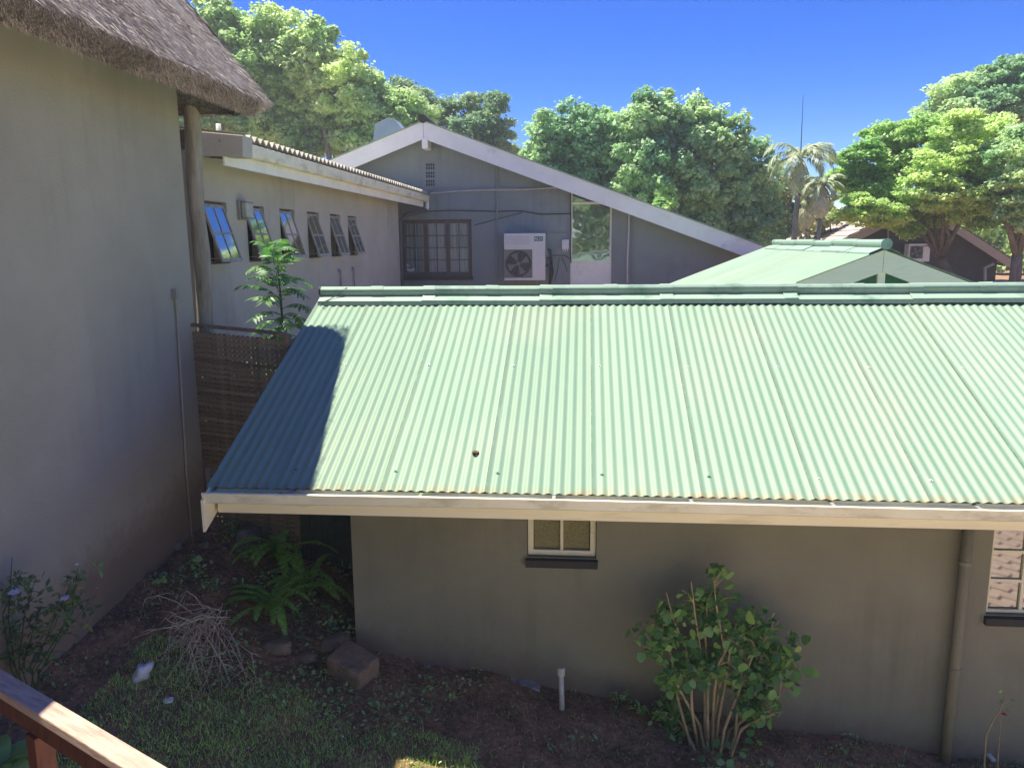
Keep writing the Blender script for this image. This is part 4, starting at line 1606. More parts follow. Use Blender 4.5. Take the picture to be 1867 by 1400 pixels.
v1_, v2_ = P(1619, 412, Y=FY + .4), P(1619, 442, Y=FY + .4)
MB().tube([v1_, v2_], .03, 6).tube([P(1600, 410, Y=FY + .4), P(1640, 412, Y=FY + .4)], .03, 6).build('wall_cable', M['cable_grey'], farh)
ac2, A2, B2, F2 = aircon('air_conditioner', (1658, 445), (1694, 477), FY + .05, .4, (1671, 460), .20, 'small white air conditioner unit on the dark far wall under the tree')
rm = P(1689, 448, Y=FY + .05)
MB().box(rm.x - .09, rm.x + .07, FY + .045, FY + .048, rm.z - .03, rm.z + .01).build('badge', M['red_mark'], ac2)


# ------------------------------------------------------------------ trees
def leaf_cloud(centres, radii, per, size, rng, up=.5, squash=.7, elong=1.5, shell=.5, droop=0.0):
    """quads scattered in clumps. centres (m,3), radii (m,)"""
    m = len(centres)
    cnt = np.full(m, per)
    idx = np.repeat(np.arange(m), cnt)
    n = len(idx)
    d = rng.normal(size=(n, 3))
    d /= np.linalg.norm(d, axis=1)[:, None]
    r = radii[idx] * (shell + (1 - shell) * rng.uniform(0, 1, n)) * rng.uniform(.7, 1.1, n)
    off = d * r[:, None]
    off[:, 2] *= squash
    c = centres[idx] + off
    nrm = d * (1 - up) + np.array([0, 0, 1]) * up + rng.normal(0, .38, (n, 3))
    nrm /= np.linalg.norm(nrm, axis=1)[:, None]
    t = np.cross(nrm, rng.normal(size=(n, 3)))
    t /= np.linalg.norm(t, axis=1)[:, None] + 1e-9
    b = np.cross(nrm, t)
    s = size * rng.uniform(.6, 1.3, n)
    tl = t * (s * elong / 2)[:, None]
    bl_ = b * (s / 2)[:, None]
    V = np.stack([c - tl, c + bl_ - nrm * (s * .12)[:, None], c + tl - nrm * (s * droop)[:, None], c - bl_ - nrm * (s * .12)[:, None]], 1).reshape(-1, 3)
    return V


def tree(name, label, lobes, depth, material, trunk_base, group=None, per=55, leaf=.17, clump=.42, dens=1.0, squash=.7, thick=.22, bark='bark',
         limbs=10, up=.5, spread=.8, dvar=1.0, flat=1.0, rng=None, inner=.25, ylobe=None):
    """lobes: (px, py, radius_px) in the photograph, placed round the real distance 'depth'"""
    rng = rng or np.random.default_rng(abs(hash(label)) % 1000 if False else sum(map(ord, label)))
    base = Vector(trunk_base)
    root = empty(name, base, label, 'tree', group)
    C, R = [], []
    lc_ = []
    for i, lb_ in enumerate(lobes):
        u, v, rp_ = lb_[:3]
        y = depth + (lb_[3] if len(lb_) > 3 else rng.uniform(-dvar, dvar))
        p_ = P(u, v, Y=y)
        rw = rp_ / FPX * y
        lc_.append((np.array(p_), rw))
        area = rw * rw * 4 * pi
        k_ = max(8, int(dens * area / (clump * clump * 1.6)))
        d = rng.normal(size=(k_, 3))
        d /= np.linalg.norm(d, axis=1)[:, None]
        rad = rw * rng.uniform(.6, 1.03, k_) * (1 + .16 * (rng.uniform(0, 1, k_) > .8))
        off = d * rad[:, None]
        off[:, 2] *= flat
        C.append(np.array(p_) + off)
        R.append(clump * rng.uniform(.4, 1.4, k_))
        ki = int(k_ * inner)
        C.append(np.array(p_) + rng.normal(size=(ki, 3)) * rw * .35 * np.array([1, 1, flat]))
        R.append(clump * rng.uniform(.8, 1.4, ki))
    C = np.vstack(C)
    R = np.hstack(R)
    keep = C[:, 2] > base.z + .3
    V = leaf_cloud(C[keep], R[keep], per, leaf, rng, up=up, squash=squash)
    o = np_mesh('crown', V, np.arange(len(V)).reshape(-1, 4), M_or(material), root, kind=None)
    # trunk with limbs
    tops = sorted(lc_, key=lambda q_: -q_[1])[:limbs]
    cen = Vector(np.mean([c_[0] for c_ in lc_], 0))
    fork = base.lerp(Vector((cen.x, cen.y, cen.z)), .38)
    fork.z = max(fork.z, base.z + 1)
    mb = MB()
    mid = base.lerp(fork, .5) + Vector((rng.uniform(-.12, .12), 0, 0))
    mb.tube([base - Vector((0, 0, .3)), base.lerp(mid, .3), mid, fork], [thick * 1.35, thick * 1.05, thick * .92, thick * .85], 10)
    mb.build('trunk', M[bark], root, smooth=True)
    for (c_, rw) in tops:
        e_ = Vector(c_)
        m1 = fork.lerp(e_, .45) + Vector((rng.uniform(-.3, .3), rng.uniform(-.3, .3), -.12 * (e_ - fork).length * spread))
        m2 = fork.lerp(e_, .8) + Vector((rng.uniform(-.2, .2), rng.uniform(-.2, .2), 0))
        lm = MB().tube([fork - Vector((0, 0, .1)), m1, m2, e_ + Vector((0, 0, rw * .3))], [thick * .6, thick * .4, thick * .24, thick * .07], 7)
        for k_ in range(5):
            dd = Vector(rng.normal(size=3)).normalized() * rw * .9
            dd.z = abs(dd.z) * .6
            lm.tube([m2, m2.lerp(e_ + dd, .55) + Vector((0, 0, .1)), e_ + dd], [thick * .18, thick * .1, thick * .03], 5)
        lm.build('limb', M[bark], root, smooth=True)
    return root


def M_or(m):
    return LF[m] if isinstance(m, str) else m


TG = 'trees beyond the houses'
tree('broadleaf_tree', 'tall bright yellow green leafy tree rising behind the thatch at left',
     [(395, 45, 50), (440, 130, 70), (505, 90, 60), (575, 105, 62), (520, 185, 75), (630, 160, 65), (600, 230, 60), (672, 175, 42), (450, 215, 55), (700, 215, 45), (540, 262, 45), (370, 120, 60), (390, 200, 50), (330, 230, 60), (752, 215, 40), (660, 240, 50)],
     33, 'light', (-9.5, 33, 1.9), per=85, leaf=.13, clump=.42, dens=1.15, thick=.3)
tree('dark_tree', 'dark blue green tree with layered crown just right of the white gable apex',
     [(725, 165, 26), (765, 185, 28), (800, 205, 28), (850, 195, 26), (888, 192, 26), (905, 185, 20), (915, 235, 24), (880, 228, 30), (845, 238, 28), (925, 265, 22), (820, 235, 26), (895, 268, 30), (770, 215, 28)],
     37, 'dark', (-1.5, 37, 1.9), per=60, leaf=.12, clump=.42, dens=1.0, squash=.45, thick=.22, flat=.8)
tree('round_tree', 'broad dense dark green tree rising behind the white barge board in the middle',
     [(1005, 240, 38), (1000, 290, 42), (1060, 245, 48), (1125, 240, 46), (1172, 205, 34), (1205, 225, 45), (1265, 235, 48), (1320, 260, 45), (1362, 300, 45), (1090, 320, 70), (1180, 310, 80), (1270, 320, 80), (1340, 370, 62), (1250, 400, 65), (1390, 330, 30), (1385, 400, 45), (1150, 370, 60), (1040, 300, 50), (1330, 420, 50)],
     30, 'mid', (4.5, 30, 1.9), per=85, leaf=.125, clump=.38, dens=1.1, thick=.3)
tree('round_tree', 'slim pale leaved sapling crown peeking over the right end of the long barge board',
     [(1212, 350, 16), (1205, 372, 12), (1222, 368, 12)], 27, 'yellow', (5.5, 27, 1.9), per=26, leaf=.13, clump=.22, limbs=3, thick=.05)
# spreading flat-topped tree with its trunk in front of the far house
tb_ = P(1742, 520, Y=25)
tree('spreading_tree', 'wide spreading feathery yellow green tree with forked trunk before the far dark house',
     [(1570, 285, 40), (1545, 330, 36), (1620, 250, 40), (1680, 238, 42), (1745, 230, 42), (1600, 320, 45), (1660, 300, 50), (1730, 290, 52), (1800, 245, 44), (1795, 300, 45), (1575, 375, 34), (1615, 390, 32), (1655, 370, 42), (1715, 350, 50), (1775, 350, 42), (1700, 395, 30), (1750, 385, 34), (1790, 395, 30), (1640, 405, 24), (1590, 400, 22), (1815, 370, 30), (1555, 350, 28), (1600, 350, 34), (1545, 385, 22), (1690, 340, 40), (1760, 320, 40), (1720, 370, 34), (1660, 420, 16)],
     25, 'yellow', (tb_.x, 25, 1.9), per=90, leaf=.085, clump=.36, dens=1.2, squash=.32, flat=.65, thick=.125, up=.72, bark='bark', limbs=10, dvar=1.6)
tb2 = P(1850, 520, Y=23)
tree('spreading_tree', 'dark leafy tree with upright trunk at the right edge of the picture',
     [(1845, 290, 34), (1870, 330, 45), (1850, 375, 34), (1905, 300, 60), (1900, 390, 50), (1835, 260, 22), (1880, 245, 34)],
     23, 'mid', (tb2.x, 23, 1.9), per=80, leaf=.09, clump=.34, dens=1.2, squash=.4, flat=.8, thick=.16, up=.65, limbs=7)
tree('feathery_tree', 'taller hazy green tree top rising behind at the upper right corner',
     [(1712, 205, 30), (1740, 170, 38), (1790, 155, 40), (1832, 135, 36), (1870, 150, 50), (1780, 200, 46), (1840, 190, 50), (1900, 190, 60), (1720, 230, 36)],
     36, 'mid', (21, 36, 1.9), per=70, leaf=.13, clump=.45, dens=1.1, squash=.4, flat=.75, thick=.25, up=.65)
tree('pale_tree', 'pale grey green loose tree standing behind the palm trunks',
     [(1425, 350, 26), (1450, 330, 22), (1440, 380, 30), (1480, 345, 22), (1415, 395, 26), (1470, 385, 28), (1510, 390, 26), (1455, 412, 26), (1495, 415, 22)],
     31.5, 'grey', (10.5, 31.5, 1.9), per=40, leaf=.13, clump=.36, dens=.8, thick=.1, limbs=6)
tree('yellow_bush', 'yellow green bushy tree glimpsed behind the far house at right',
     [(1800, 430, 34), (1835, 450, 34), (1870, 440, 40), (1845, 490, 34), (1880, 500, 40), (1815, 480, 26), (1790, 400, 30)],
     42, 'yellow', (24, 42, 1.9), per=40, leaf=.18, clump=.5, dens=1.0, thick=.15, limbs=6)
tree('hedge_tree', 'dark evergreen tree low between the middle tree and the palms',
     [(1385, 425, 30), (1410, 415, 24), (1355, 430, 30)], 34, 'dark', (9.8, 34, 1.9), per=40, leaf=.16, clump=.4, thick=.1, limbs=3)
# behind the camera, seen only as reflections in the panes
for (lx, ly, hh_, lb_) in ((-7, -16, 9, 'green tree behind the viewer mirrored in the upper glass of the far door'), (1.5, -19, 10, 'large tree behind the viewer mirrored in the far glass'), (9, -17, 8, 'tree to the right behind the viewer mirrored in glass')):
    root = empty('garden_tree', (lx, ly, -.6), lb_, 'tree')
    rg = np.random.default_rng(int(lx * 10 + 900))
    Cc = rg.normal(size=(150, 3)) * np.array([2.2, 2.2, 2.2]) + np.array([lx, ly, hh_ * .62])
    Vv = leaf_cloud(Cc, rg.uniform(.5, 1.1, 150), 40, .38, rg)
    np_mesh('crown', Vv, np.arange(len(Vv)).reshape(-1, 4), LF['mid'], root)
    MB().tube([(lx, ly, -.7), (lx + .2, ly, hh_ * .3), (lx, ly, hh_ * .6)], [.3, .22, .1], 8).build('trunk', M['bark'], root, smooth=True)


# ------------------------------------------------------------------ palms
def palm(base, top, label, fronds, r=.09, spear=True, dead=6, flen=1.7, rng=None):
    root = empty('palm_tree', base, label, 'palm tree', None)
    base, top = Vector(base), Vector(top)
    mid = base.lerp(top, .5) + Vector((.06, 0, 0))
    MB().tube([base, mid, top], [r * 1.2, r, r * .75], 9).build('trunk', M['bark_pale'], root, smooth=True)
    MB().tube([top - Vector((0, 0, .1)), top + Vector((0, 0, .55))], [r * .8, r * .45], 8).build('crown_shaft', LF['palm'], root, smooth=True)
    head = top + Vector((0, 0, .45))

    def frond(az, el, ln, m, curl=1.0, nleaf=34):
        pts = []
        p_ = Vector(head)
        e = el
        st = ln / 14
        for i in range(15):
            pts.append(p_.copy())
            p_ = p_ + Vector((cos(az) * cos(e), sin(az) * cos(e), sin(e))) * st
            e -= radians(9.5) * curl * (1 + i * .06)
        mb = MB()
        mb.tube(pts, [.022 * (1 - i / 16) for i in range(15)], 5)
        for i in range(nleaf):
            t = .12 + .88 * i / nleaf
            f_ = t * 14
            k0 = min(int(f_), 13)
            c_ = pts[k0].lerp(pts[k0 + 1], f_ - k0)
            tg = (pts[k0 + 1] - pts[k0]).normalized()
            sd = tg.cross(Vector((0, 0, 1)))
            if sd.length < .01:
                sd = Vector((1, 0, 0))
            sd.normalize()
            L_ = ln * .26 * (sin(pi * min(1, t * .9 + .12)) * .8 + .25) * random.uniform(.8, 1.1)
            for s_ in (-1, 1):
                d_ = (sd * s_ * .8 + tg * .7 + Vector((0, 0, random.uniform(-.55, .15)))).normalized()
                w = tg * .022
                m1_ = c_ + d_ * L_ * .5
                e_ = c_ + d_ * L_ + Vector((0, 0, -L_ * .25))
                mb.add([c_ - w, c_ + w, m1_ + w * .9, e_, m1_ - w * .9], [(0, 1, 2, 4), (4, 2, 3)])
        mb.build('frond', m, root)
    for (az, el, ln) in fronds:
        frond(radians(az), radians(el), ln * flen, LF['palm'], random.uniform(.6, .9))
    for k_ in range(dead):
        frond(radians(random.uniform(0, 360)), radians(random.uniform(-35, -60)), flen * random.uniform(.6, .8), LF['palm_dead'], .5, 18)
    if spear:
        MB().tube([head, head + Vector((-.02, 0, 1.65))], [.016, .005], 6).build('spear', M['stem_green'], root)
    return root


PY_ = 23.5
b1, t1 = P(1434, 470, Y=PY_), P(1458, 318, Y=PY_)
palm((b1.x, PY_, 1.9), (t1.x, PY_, t1.z), 'tallest palm with arching fronds and an upright spear against the sky',
     [(178, 62, .8), (190, 35, .75), (165, 10, .75), (200, -10, .6), (5, 62, .8), (20, 38, .85), (-15, 25, .8), (10, 0, .7), (-60, 50, .6), (100, 60, .6), (240, 30, .7), (300, 20, .7), (40, 65, .7)], r=.085)
b2, t2 = P(1480, 480, Y=22.8), P(1497, 368, Y=22.8)
palm((b2.x, 22.8, 1.9), (t2.x, 22.8, t2.z), 'shorter bushy palm right of the tallest palm with hanging dead fronds',
     [(170, 60, .6), (200, 30, .6), (150, 20, .55), (10, 60, .6), (-10, 30, .6), (30, 15, .6), (260, 50, .5), (300, 10, .5), (90, 70, .5), (225, 0, .5), (330, -10, .5)], r=.06, spear=False, dead=8, flen=1.35)
b3, t3 = P(1469, 470, Y=24), P(1470, 392, Y=24)
palm((b3.x, 24, 1.9), (t3.x, 24, t3.z), 'thin young palm between the two larger palms',
     [(170, 55, .4), (20, 50, .4), (300, 20, .4), (240, 10, .35), (100, 40, .4)], r=.035, spear=False, dead=6, flen=1.4)

# ------------------------------------------------------------------ sapling behind the lattice
sx, sy_ = P(517, 600, Y=8.3).x, 8.3
sap = empty('sapling', (sx, sy_, gz(sx, sy_)), 'young sapling with feathery compound leaves above the lattice screen', 'young tree')
ztop = P(505, 455, Y=8.3).z
stem = [(sx - .02, sy_, gz(sx, sy_) - .1), (sx + .0, sy_, 2.4), (sx - .01, sy_, 3.1), (P(505, 470, Y=8.3).x, sy_, ztop - .05)]
MB().tube(stem, [.022, .018, .012, .005], 7).build('stem', M['stem_green'], sap, smooth=True)


def leaflet_mesh(L_, w):
    return MB().add([(0, 0, 0), (L_ * .4, w, .012), (L_, 0, -.03), (L_ * .4, -w, .012), (L_ * .45, 0, 0)], [(0, 4, 1), (1, 4, 2), (0, 3, 4), (3, 2, 4)])


def compound(root, name, base, az, el, ln, m, nl=8, lw=.016, ll=.11, curl=1.0):
    mb = MB()
    p_ = Vector(base)
    e = el
    pts = []
    for i in range(9):
        pts.append(p_.copy())
        p_ = p_ + Vector((cos(az) * cos(e), sin(az) * cos(e), sin(e))) * (ln / 8)
        e -= radians(6) * curl
    mb.tube(pts, [.005, .005, .004, .004, .004, .003, .003, .002, .002], 4)
    for i in range(nl):
        t = .2 + .8 * i / (nl - 1)
        f_ = t * 8
        k0 = min(int(f_), 7)
        c_ = pts[k0].lerp(pts[k0 + 1], f_ - k0)
        tg = (pts[k0 + 1] - pts[k0]).normalized()
        sd = tg.cross(Vector((0, 0, 1))).normalized()
        for s_ in (-1, 1):
            d_ = (sd * s_ + tg * .5 + Vector((0, 0, random.uniform(-.45, -.05)))).normalized()
            nn = d_.cross(tg).normalized()
            wv = nn.cross(d_).normalized() * lw * random.uniform(.8, 1.2)
            L_ = ll * random.uniform(.75, 1.1) * (1 - .35 * abs(t - .5) * 2 * .6)
            mb.add([c_, c_ + d_ * L_ * .4 + wv, c_ + d_ * L_ + Vector((0, 0, -.015)), c_ + d_ * L_ * .4 - wv], [(0, 1, 2, 3)])
    mb.build(name, m, root)


for k_ in range(40):
    t = k_ / 40
    z = 2.25 + (ztop - 2.25) * t
    ln = .55 * (1 - .42 * t)
    az = k_ * 2.399 + random.uniform(-.4, .4)
    f_ = 0
    compound(sap, 'leaf', (sx - .01 * t - .06 * t * t, sy_, z), az, radians(20 + 45 * t + random.uniform(-18, 18)), ln * random.uniform(.75, 1.15), LF['sapling'], nl=8, lw=.022, ll=.14, curl=random.uniform(.8, 2.4))

hr_ = np.random.default_rng(77)
hb_ = empty('creeper', (-3.4, 7.75, gz(-3.4, 7.75)), 'dark leafy growth pressed close behind the lattice screen', 'climbing plant')
hc = np.stack([hr_.uniform(-3.85, -2.75, 90), hr_.uniform(7.6, 7.95, 90), 1.0 + 1.55 * hr_.uniform(0, 1, 90) ** .8], 1)
hv = leaf_cloud(hc, hr_.uniform(.1, .2, 90), 60, .06, hr_)
np_mesh('foliage', hv, np.arange(len(hv)).reshape(-1, 4), LF['sapling'], hb_)
MB().tube([(-3.4, 7.75, .8), (-3.35, 7.77, 1.6), (-3.42, 7.75, 2.4)], [.03, .022, .01], 6).build('stem', M['bark'], hb_)

# ------------------------------------------------------------------ sword-leaf clumps under the eave
def strap_leaf(root, base, az, el, ln, w, m, curl=1.0, pinn=True):
    mb = MB()
    p_ = Vector(base)
    e = el
    n_ = 10
    pts = []
    for i in range(n_ + 1):
        pts.append(p_.copy())
        p_ = p_ + Vector((cos(az) * cos(e), sin(az) * cos(e), sin(e))) * (ln / n_)
        e -= radians(11) * curl
    if pinn:
        mb.tube(pts, [.006 * (1 - i / 12) + .001 for i in range(n_ + 1)], 4)
        for i in range(26):
            t = .08 + .9 * i / 26
            f_ = t * n_
            k0 = min(int(f_), n_ - 1)
            c_ = pts[k0].lerp(pts[k0 + 1], f_ - k0)
            tg = (pts[k0 + 1] - pts[k0]).normalized()
            sd = tg.cross(Vector((0, 0, 1))).normalized()
            L_ = w * (sin(pi * (t * .9 + .08)) ** .6)
            for s_ in (-1, 1):
                d_ = (sd * s_ + tg * .35 + Vector((0, 0, -.12))).normalized()
                wv = tg * ln * .017
                mb.add([c_ - wv, c_ + d_ * L_ * .6 - wv * .8, c_ + d_ * L_, c_ + d_ * L_ * .6 + wv, c_ + wv], [(0, 1, 2, 3, 4)])
    else:
        G = []
        for i, c_ in enumerate(pts):
            t = i / n_
            tg = (pts[min(i + 1, n_)] - pts[max(i - 1, 0)]).normalized()
            sd = tg.cross(Vector((0, 0, 1))).normalized()
            ww = w * (sin(pi * min(1, t * .93 + .07)) ** .7)
            G.append([c_ - sd * ww + Vector((0, 0, ww * .3)), c_, c_ + sd * ww + Vector((0, 0, ww * .3))])
        mb.grid(G)
    mb.build('frond', m, root)


for (u, v, yy, lab, n_, ln, sd_) in ((500, 1130, 6.35, 'bright green fern clump with arching fronds in front of the dark corner', 20, .52, 1),
                                     (560, 1120, 6.75, 'dark fern clump beside the cottage corner under the green roof', 16, .55, 2),
                                     (505, 1010, 7.1, 'tall shaded fern clump farthest back under the roof end', 14, .6, 3)):
    random.seed(sd_)
    q_ = P(u, v, Y=yy)
    zb_g = gz(q_.x, yy)
    rt_ = empty('fern', (q_.x, yy, zb_g), lab, 'fern')
    for k_ in range(n_):
        az = random.uniform(0, 2 * pi)
        strap_leaf(rt_, (q_.x + random.uniform(-.05, .05), yy + random.uniform(-.05, .05), zb_g), az, radians(random.uniform(50, 82)), ln * random.uniform(.75, 1.15), .05 if sd_ < 3 else .06, LF['fern'], random.uniform(.8, 1.3), pinn=True)

# ------------------------------------------------------------------ shrub against the wall
SY = 5.78
sc0 = P(1300, 1365, Y=SY)
sbx, sbz = sc0.x, gz(sc0.x, SY)
shrub = empty('shrub', (sbx, SY, sbz), 'bushy round leaved shrub with bare tan stems against the cottage wall', 'shrub')
random.seed(11)


def round_leaf(r):
    mb = MB()
    n_ = 10
    G = []
    pts = [(0, 0, 0)]
    for k_ in range(n_):
        a_ = 2 * pi * k_ / n_
        rr = r * (1 + .06 * cos(3 * a_) + (.12 if k_ == 0 else 0) - (.12 if k_ == n_ // 2 else 0))
        pts.append((rr * cos(a_) + r, rr * sin(a_), .14 * r * abs(sin(a_)) - .12 * r * (cos(a_) > .5)))
    pts[0] = (r, 0, 0)
    mb.add(pts, [(0, 1 + k_, 1 + (k_ + 1) % n_) for k_ in range(n_)])
    return mb


leaf_mes = []
for r_ in (.026, .031, .037):
    me = round_leaf(r_).mesh('leaf', smooth=True)
    me.materials.append(LF['shrub'])
    leaf_mes.append(me)
stems_px = [((1240, 1290), (1225, 1200), (1195, 1120)), ((1262, 1300), (1250, 1180), (1215, 1080)), ((1285, 1330), (1280, 1200), (1260, 1060)),
            ((1300, 1300), (1310, 1210), (1335, 1150)), ((1290, 1310), (1285, 1150), (1290, 1090)), ((1340, 1340), (1352, 1230), (1350, 1150)),
            ((1310, 1310), (1330, 1190), (1390, 1110)), ((1345, 1320), (1400, 1240), (1455, 1165)), ((1320, 1330), (1370, 1200), (1420, 1130)),
            ((1275, 1320), (1230, 1240), (1175, 1150)), ((1330, 1330), (1420, 1270), (1440, 1200)), ((1300, 1320), (1320, 1180), (1300, 1050)),
            ((1350, 1330), (1385, 1310), (1412, 1300)), ((1250, 1330), (1222, 1300), (1228, 1345))]
tips = []
base_s = Vector((sbx, SY, sbz))
for (a, b, c) in stems_px:
    y1, y2, y3 = [SY + random.uniform(-.05, .12) for _ in range(3)]
    A, B, C_ = P(*a, Y=y1), P(*b, Y=y2 + random.uniform(-.15, .1)), P(*c, Y=y3 + random.uniform(-.22, .15))
    bs = base_s + Vector(((A.x - sbx) * .6, random.uniform(-.08, .08), -.03))
    pts = [bs, A, B, C_]
    mb = MB().tube([pts[0], pts[1], pts[1].lerp(pts[2], .5) + Vector((random.uniform(-.02, .02), 0, 0)), pts[2], pts[2].lerp(pts[3], .5) + Vector((random.uniform(-.02, .02), 0, 0)), pts[3]], [.013, .012, .011, .009, .007, .004], 7)
    for k_ in range(7):
        t = random.uniform(.25, 1)
        o = (A.lerp(B, t * 2 - .0) if t < .5 else B.lerp(C_, (t - .5) * 2))
        d_ = Vector((random.uniform(-1, 1), random.uniform(-.6, .6), random.uniform(.1, .9))).normalized() * random.uniform(.08, .2)
        e_ = o + d_
        mb.tube([o, o.lerp(e_, .5) + Vector((0, 0, .015)), e_], [.005, .004, .002], 5)
        tips.append((o, e_))
    tips.append((B, C_))
    mb.build('stem', M['twig'], shrub, smooth=True)
nleaf = 0
while nleaf < 299:
    o, e_ = random.choice(tips)
    t = random.uniform(.35, 1.1)
    p_ = o.lerp(e_, t) + Vector((random.gauss(0, .055), random.gauss(0, .055), random.gauss(0, .045)))
    if p_.z < 0.25 and random.random() < .55:
        continue
    if p_.y > 6.15:
        continue
    inst('leaf', random.choice(leaf_mes), shrub, p_, (radians(random.gauss(35, 35)), radians(random.gauss(10, 40)), random.uniform(-pi, pi)), random.uniform(.85, 1.4))
    nleaf += 1
ir_ = np.random.default_rng(12)
ic = []
for k_ in range(180):
    o, e_ = random.choice(tips)
    p_ = o.lerp(e_, random.uniform(.2, 1))
    ic.append((p_.x, min(p_.y + .04, 6.05), p_.z + random.uniform(-.05, .08)))
iv = leaf_cloud(np.array(ic), ir_.uniform(.06, .13, 180), 10, .05, ir_, elong=1.25)
np_mesh('inner_foliage', iv, np.arange(len(iv)).reshape(-1, 4), LF['shrub_inner'], shrub, kind='stuff')
for k_ in range(14):
    a_ = random.uniform(0, 2 * pi)
    p_ = Vector((sbx + cos(a_) * random.uniform(.1, .4), SY - random.uniform(0, .25), sbz + random.uniform(.03, .16)))
    inst('leaf', random.choice(leaf_mes), shrub, p_, (radians(random.gauss(20, 25)), radians(random.gauss(0, 30)), random.uniform(-pi, pi)), random.uniform(.8, 1.2))
yl = leaf_mes[1].copy()
yl.materials.clear()
yl.materials.append(LF['pale_leaf'])
for (u, v) in ((1260, 1133), (1244, 1138)):
    q_ = P(u, v, Y=SY - .2)
    inst('leaf', yl, shrub, q_, (radians(50), radians(15), .4), .55, label='small bright yellow green leaf near the middle of the shrub')


# small plants at foot of wall
def small_plant(u, v, y, label, n_, h, m='ivy', size=.05, spread=.1, cat='plant', name='small_plant', seed=1):
    random.seed(seed)
    q_ = P(u, v, Y=y)
    b = Vector((q_.x, y, gz(q_.x, y)))
    r_ = empty(name, b, label, cat)
    me = round_leaf(size / 2).mesh('leaf', smooth=True)
    me.materials.append(LF[m])
    for k_ in range(max(2, n_ // 6)):
        e_ = b + Vector((random.uniform(-spread, spread), random.uniform(-spread, spread) * .6, h * random.uniform(.5, 1)))
        MB().tube([b - Vector((0, 0, .02)), b.lerp(e_, .5) + Vector((random.uniform(-.01, .01), 0, .01)), e_], [.005, .004, .002], 5).build('stem', M['stem_green'], r_)
        for j in range(6):
            t = random.uniform(.25, 1)
            inst('leaf', me, r_, b.lerp(e_, t) + Vector((random.uniform(-.02, .02), random.uniform(-.03, .02), random.uniform(-.02, .02))), (random.gauss(.5, .5), random.gauss(0, .5), random.uniform(-pi, pi)), random.uniform(.6, 1.3))
    return r_


small_plant(1128, 1265, 6.05, 'small dark green plant at the wall between pipe and shrub', 18, .22, seed=2, size=.045, spread=.05)
small_plant(1185, 1285, 5.95, 'low leafy plant left of the shrub at the wall base', 40, .2, seed=3, size=.05, spread=.16)
small_plant(1300, 1395, 5.5, 'low round leaved cluster at the foot of the shrub', 36, .12, seed=4, size=.05, spread=.2)
small_plant(350, 1040, 6.6, 'small bright weed on the dark soil near the taupe wall', 24, .12, seed=5, size=.05, spread=.08)
small_plant(290, 1090, 6.2, 'small weed lower down the slope beside the taupe wall', 24, .1, seed=6, size=.04, spread=.09)
small_plant(835, 1240, 5.9, 'thin dry weed at the wall left of the white pipe', 12, .3, m='litter', seed=8, size=.03, spread=.07)
small_plant(1862, 1395, 5.8, 'small leafy plant at the bottom right corner', 24, .2, seed=9, size=.06, spread=.08)

# ------------------------------------------------------------------ rose bush at left
random.seed(21)
RY_ = 4.55
rb = P(40, 1235, Y=RY_)
rbz = gz(rb.x, RY_)
rose = empty('rose_bush', (rb.x, RY_, rbz), 'straggly rose bush with white and yellow flowers against the taupe wall', 'rose bush')
rl = MB()
for s_ in (0,):
    rl.add([(0, 0, 0), (.014, .016, .003), (.034, 0, -.004), (.014, -.013, .003)], [(0, 1, 2, 3)])
    rl.add([(.0, 0, 0), (.0, .03, .002), (-.012, .045, -.004), (-.014, .02, 0)], [(0, 1, 2, 3)])
    rl.add([(.0, 0, 0), (.0, -.03, .002), (-.012, -.045, -.004), (-.014, -.02, 0)], [(0, 1, 2, 3)])
rlm = rl.mesh('leaf')
rlm.materials.append(LF['rose'])
cnt = 0
for (pix) in (((30, 1230), (15, 1130), (22, 1015)), ((20, 1220), (5, 1120), (40, 1040)), ((60, 1220), (90, 1150), (130, 1060)), ((55, 1210), (100, 1140), (118, 1090)), ((20, 1200), (-20, 1140), (-10, 1060)), ((40, 1220), (60, 1150), (30, 1090)), ((70, 1230), (110, 1160), (175, 1085)), ((35, 1200), (45, 1120), (66, 1050)), ((60, 1230), (130, 1120), (142, 1035))):
    pts = [P(*p_, Y=RY_ + random.uniform(-.08, .08)) for p_ in pix]
    b0 = Vector((rb.x + random.uniform(-.05, .1), RY_, rbz - .03))
    MB().tube([b0] + pts, [.005, .004, .003, .002], 6).build('stem', M['stem_green'], rose, smooth=True)
    chain = [b0] + pts
    for j in range(20):
        i_ = random.choice([1, 1, 2, 2, 2]) if len(chain) > 3 else 1
        p_ = chain[i_].lerp(chain[i_ + 1] if i_ + 1 < len(chain) else chain[i_], random.random())
        p_ = p_ + Vector((random.gauss(0, .045), random.gauss(0, .04), random.gauss(0, .035)))
        inst('leaf', rlm, rose, p_, (random.gauss(.5, .5), random.gauss(0, .5), random.uniform(-pi, pi)), random.uniform(1.0, 1.7))
        cnt += 1


def flower(root, c, r, m, n_=9, name='flower'):
    mb = MB()
    for ring, (nn, el, rr) in enumerate(((6, .2, 1), (6, .7, .8), (4, 1.1, .5))):
        for k_ in range(nn):
            a_ = 2 * pi * k_ / nn + ring * .4 + random.uniform(-.2, .2)
            d_ = Vector((cos(a_) * cos(el), sin(a_) * cos(el) - .35, sin(el)))
            s_ = Vector((-sin(a_), cos(a_), 0)) * r * rr * .45
            mb.add([c, c + d_ * r * rr * .6 + s_, c + d_ * r * rr, c + d_ * r * rr * .6 - s_], [(0, 1, 2, 3)])
    mb.build(name, m, root)


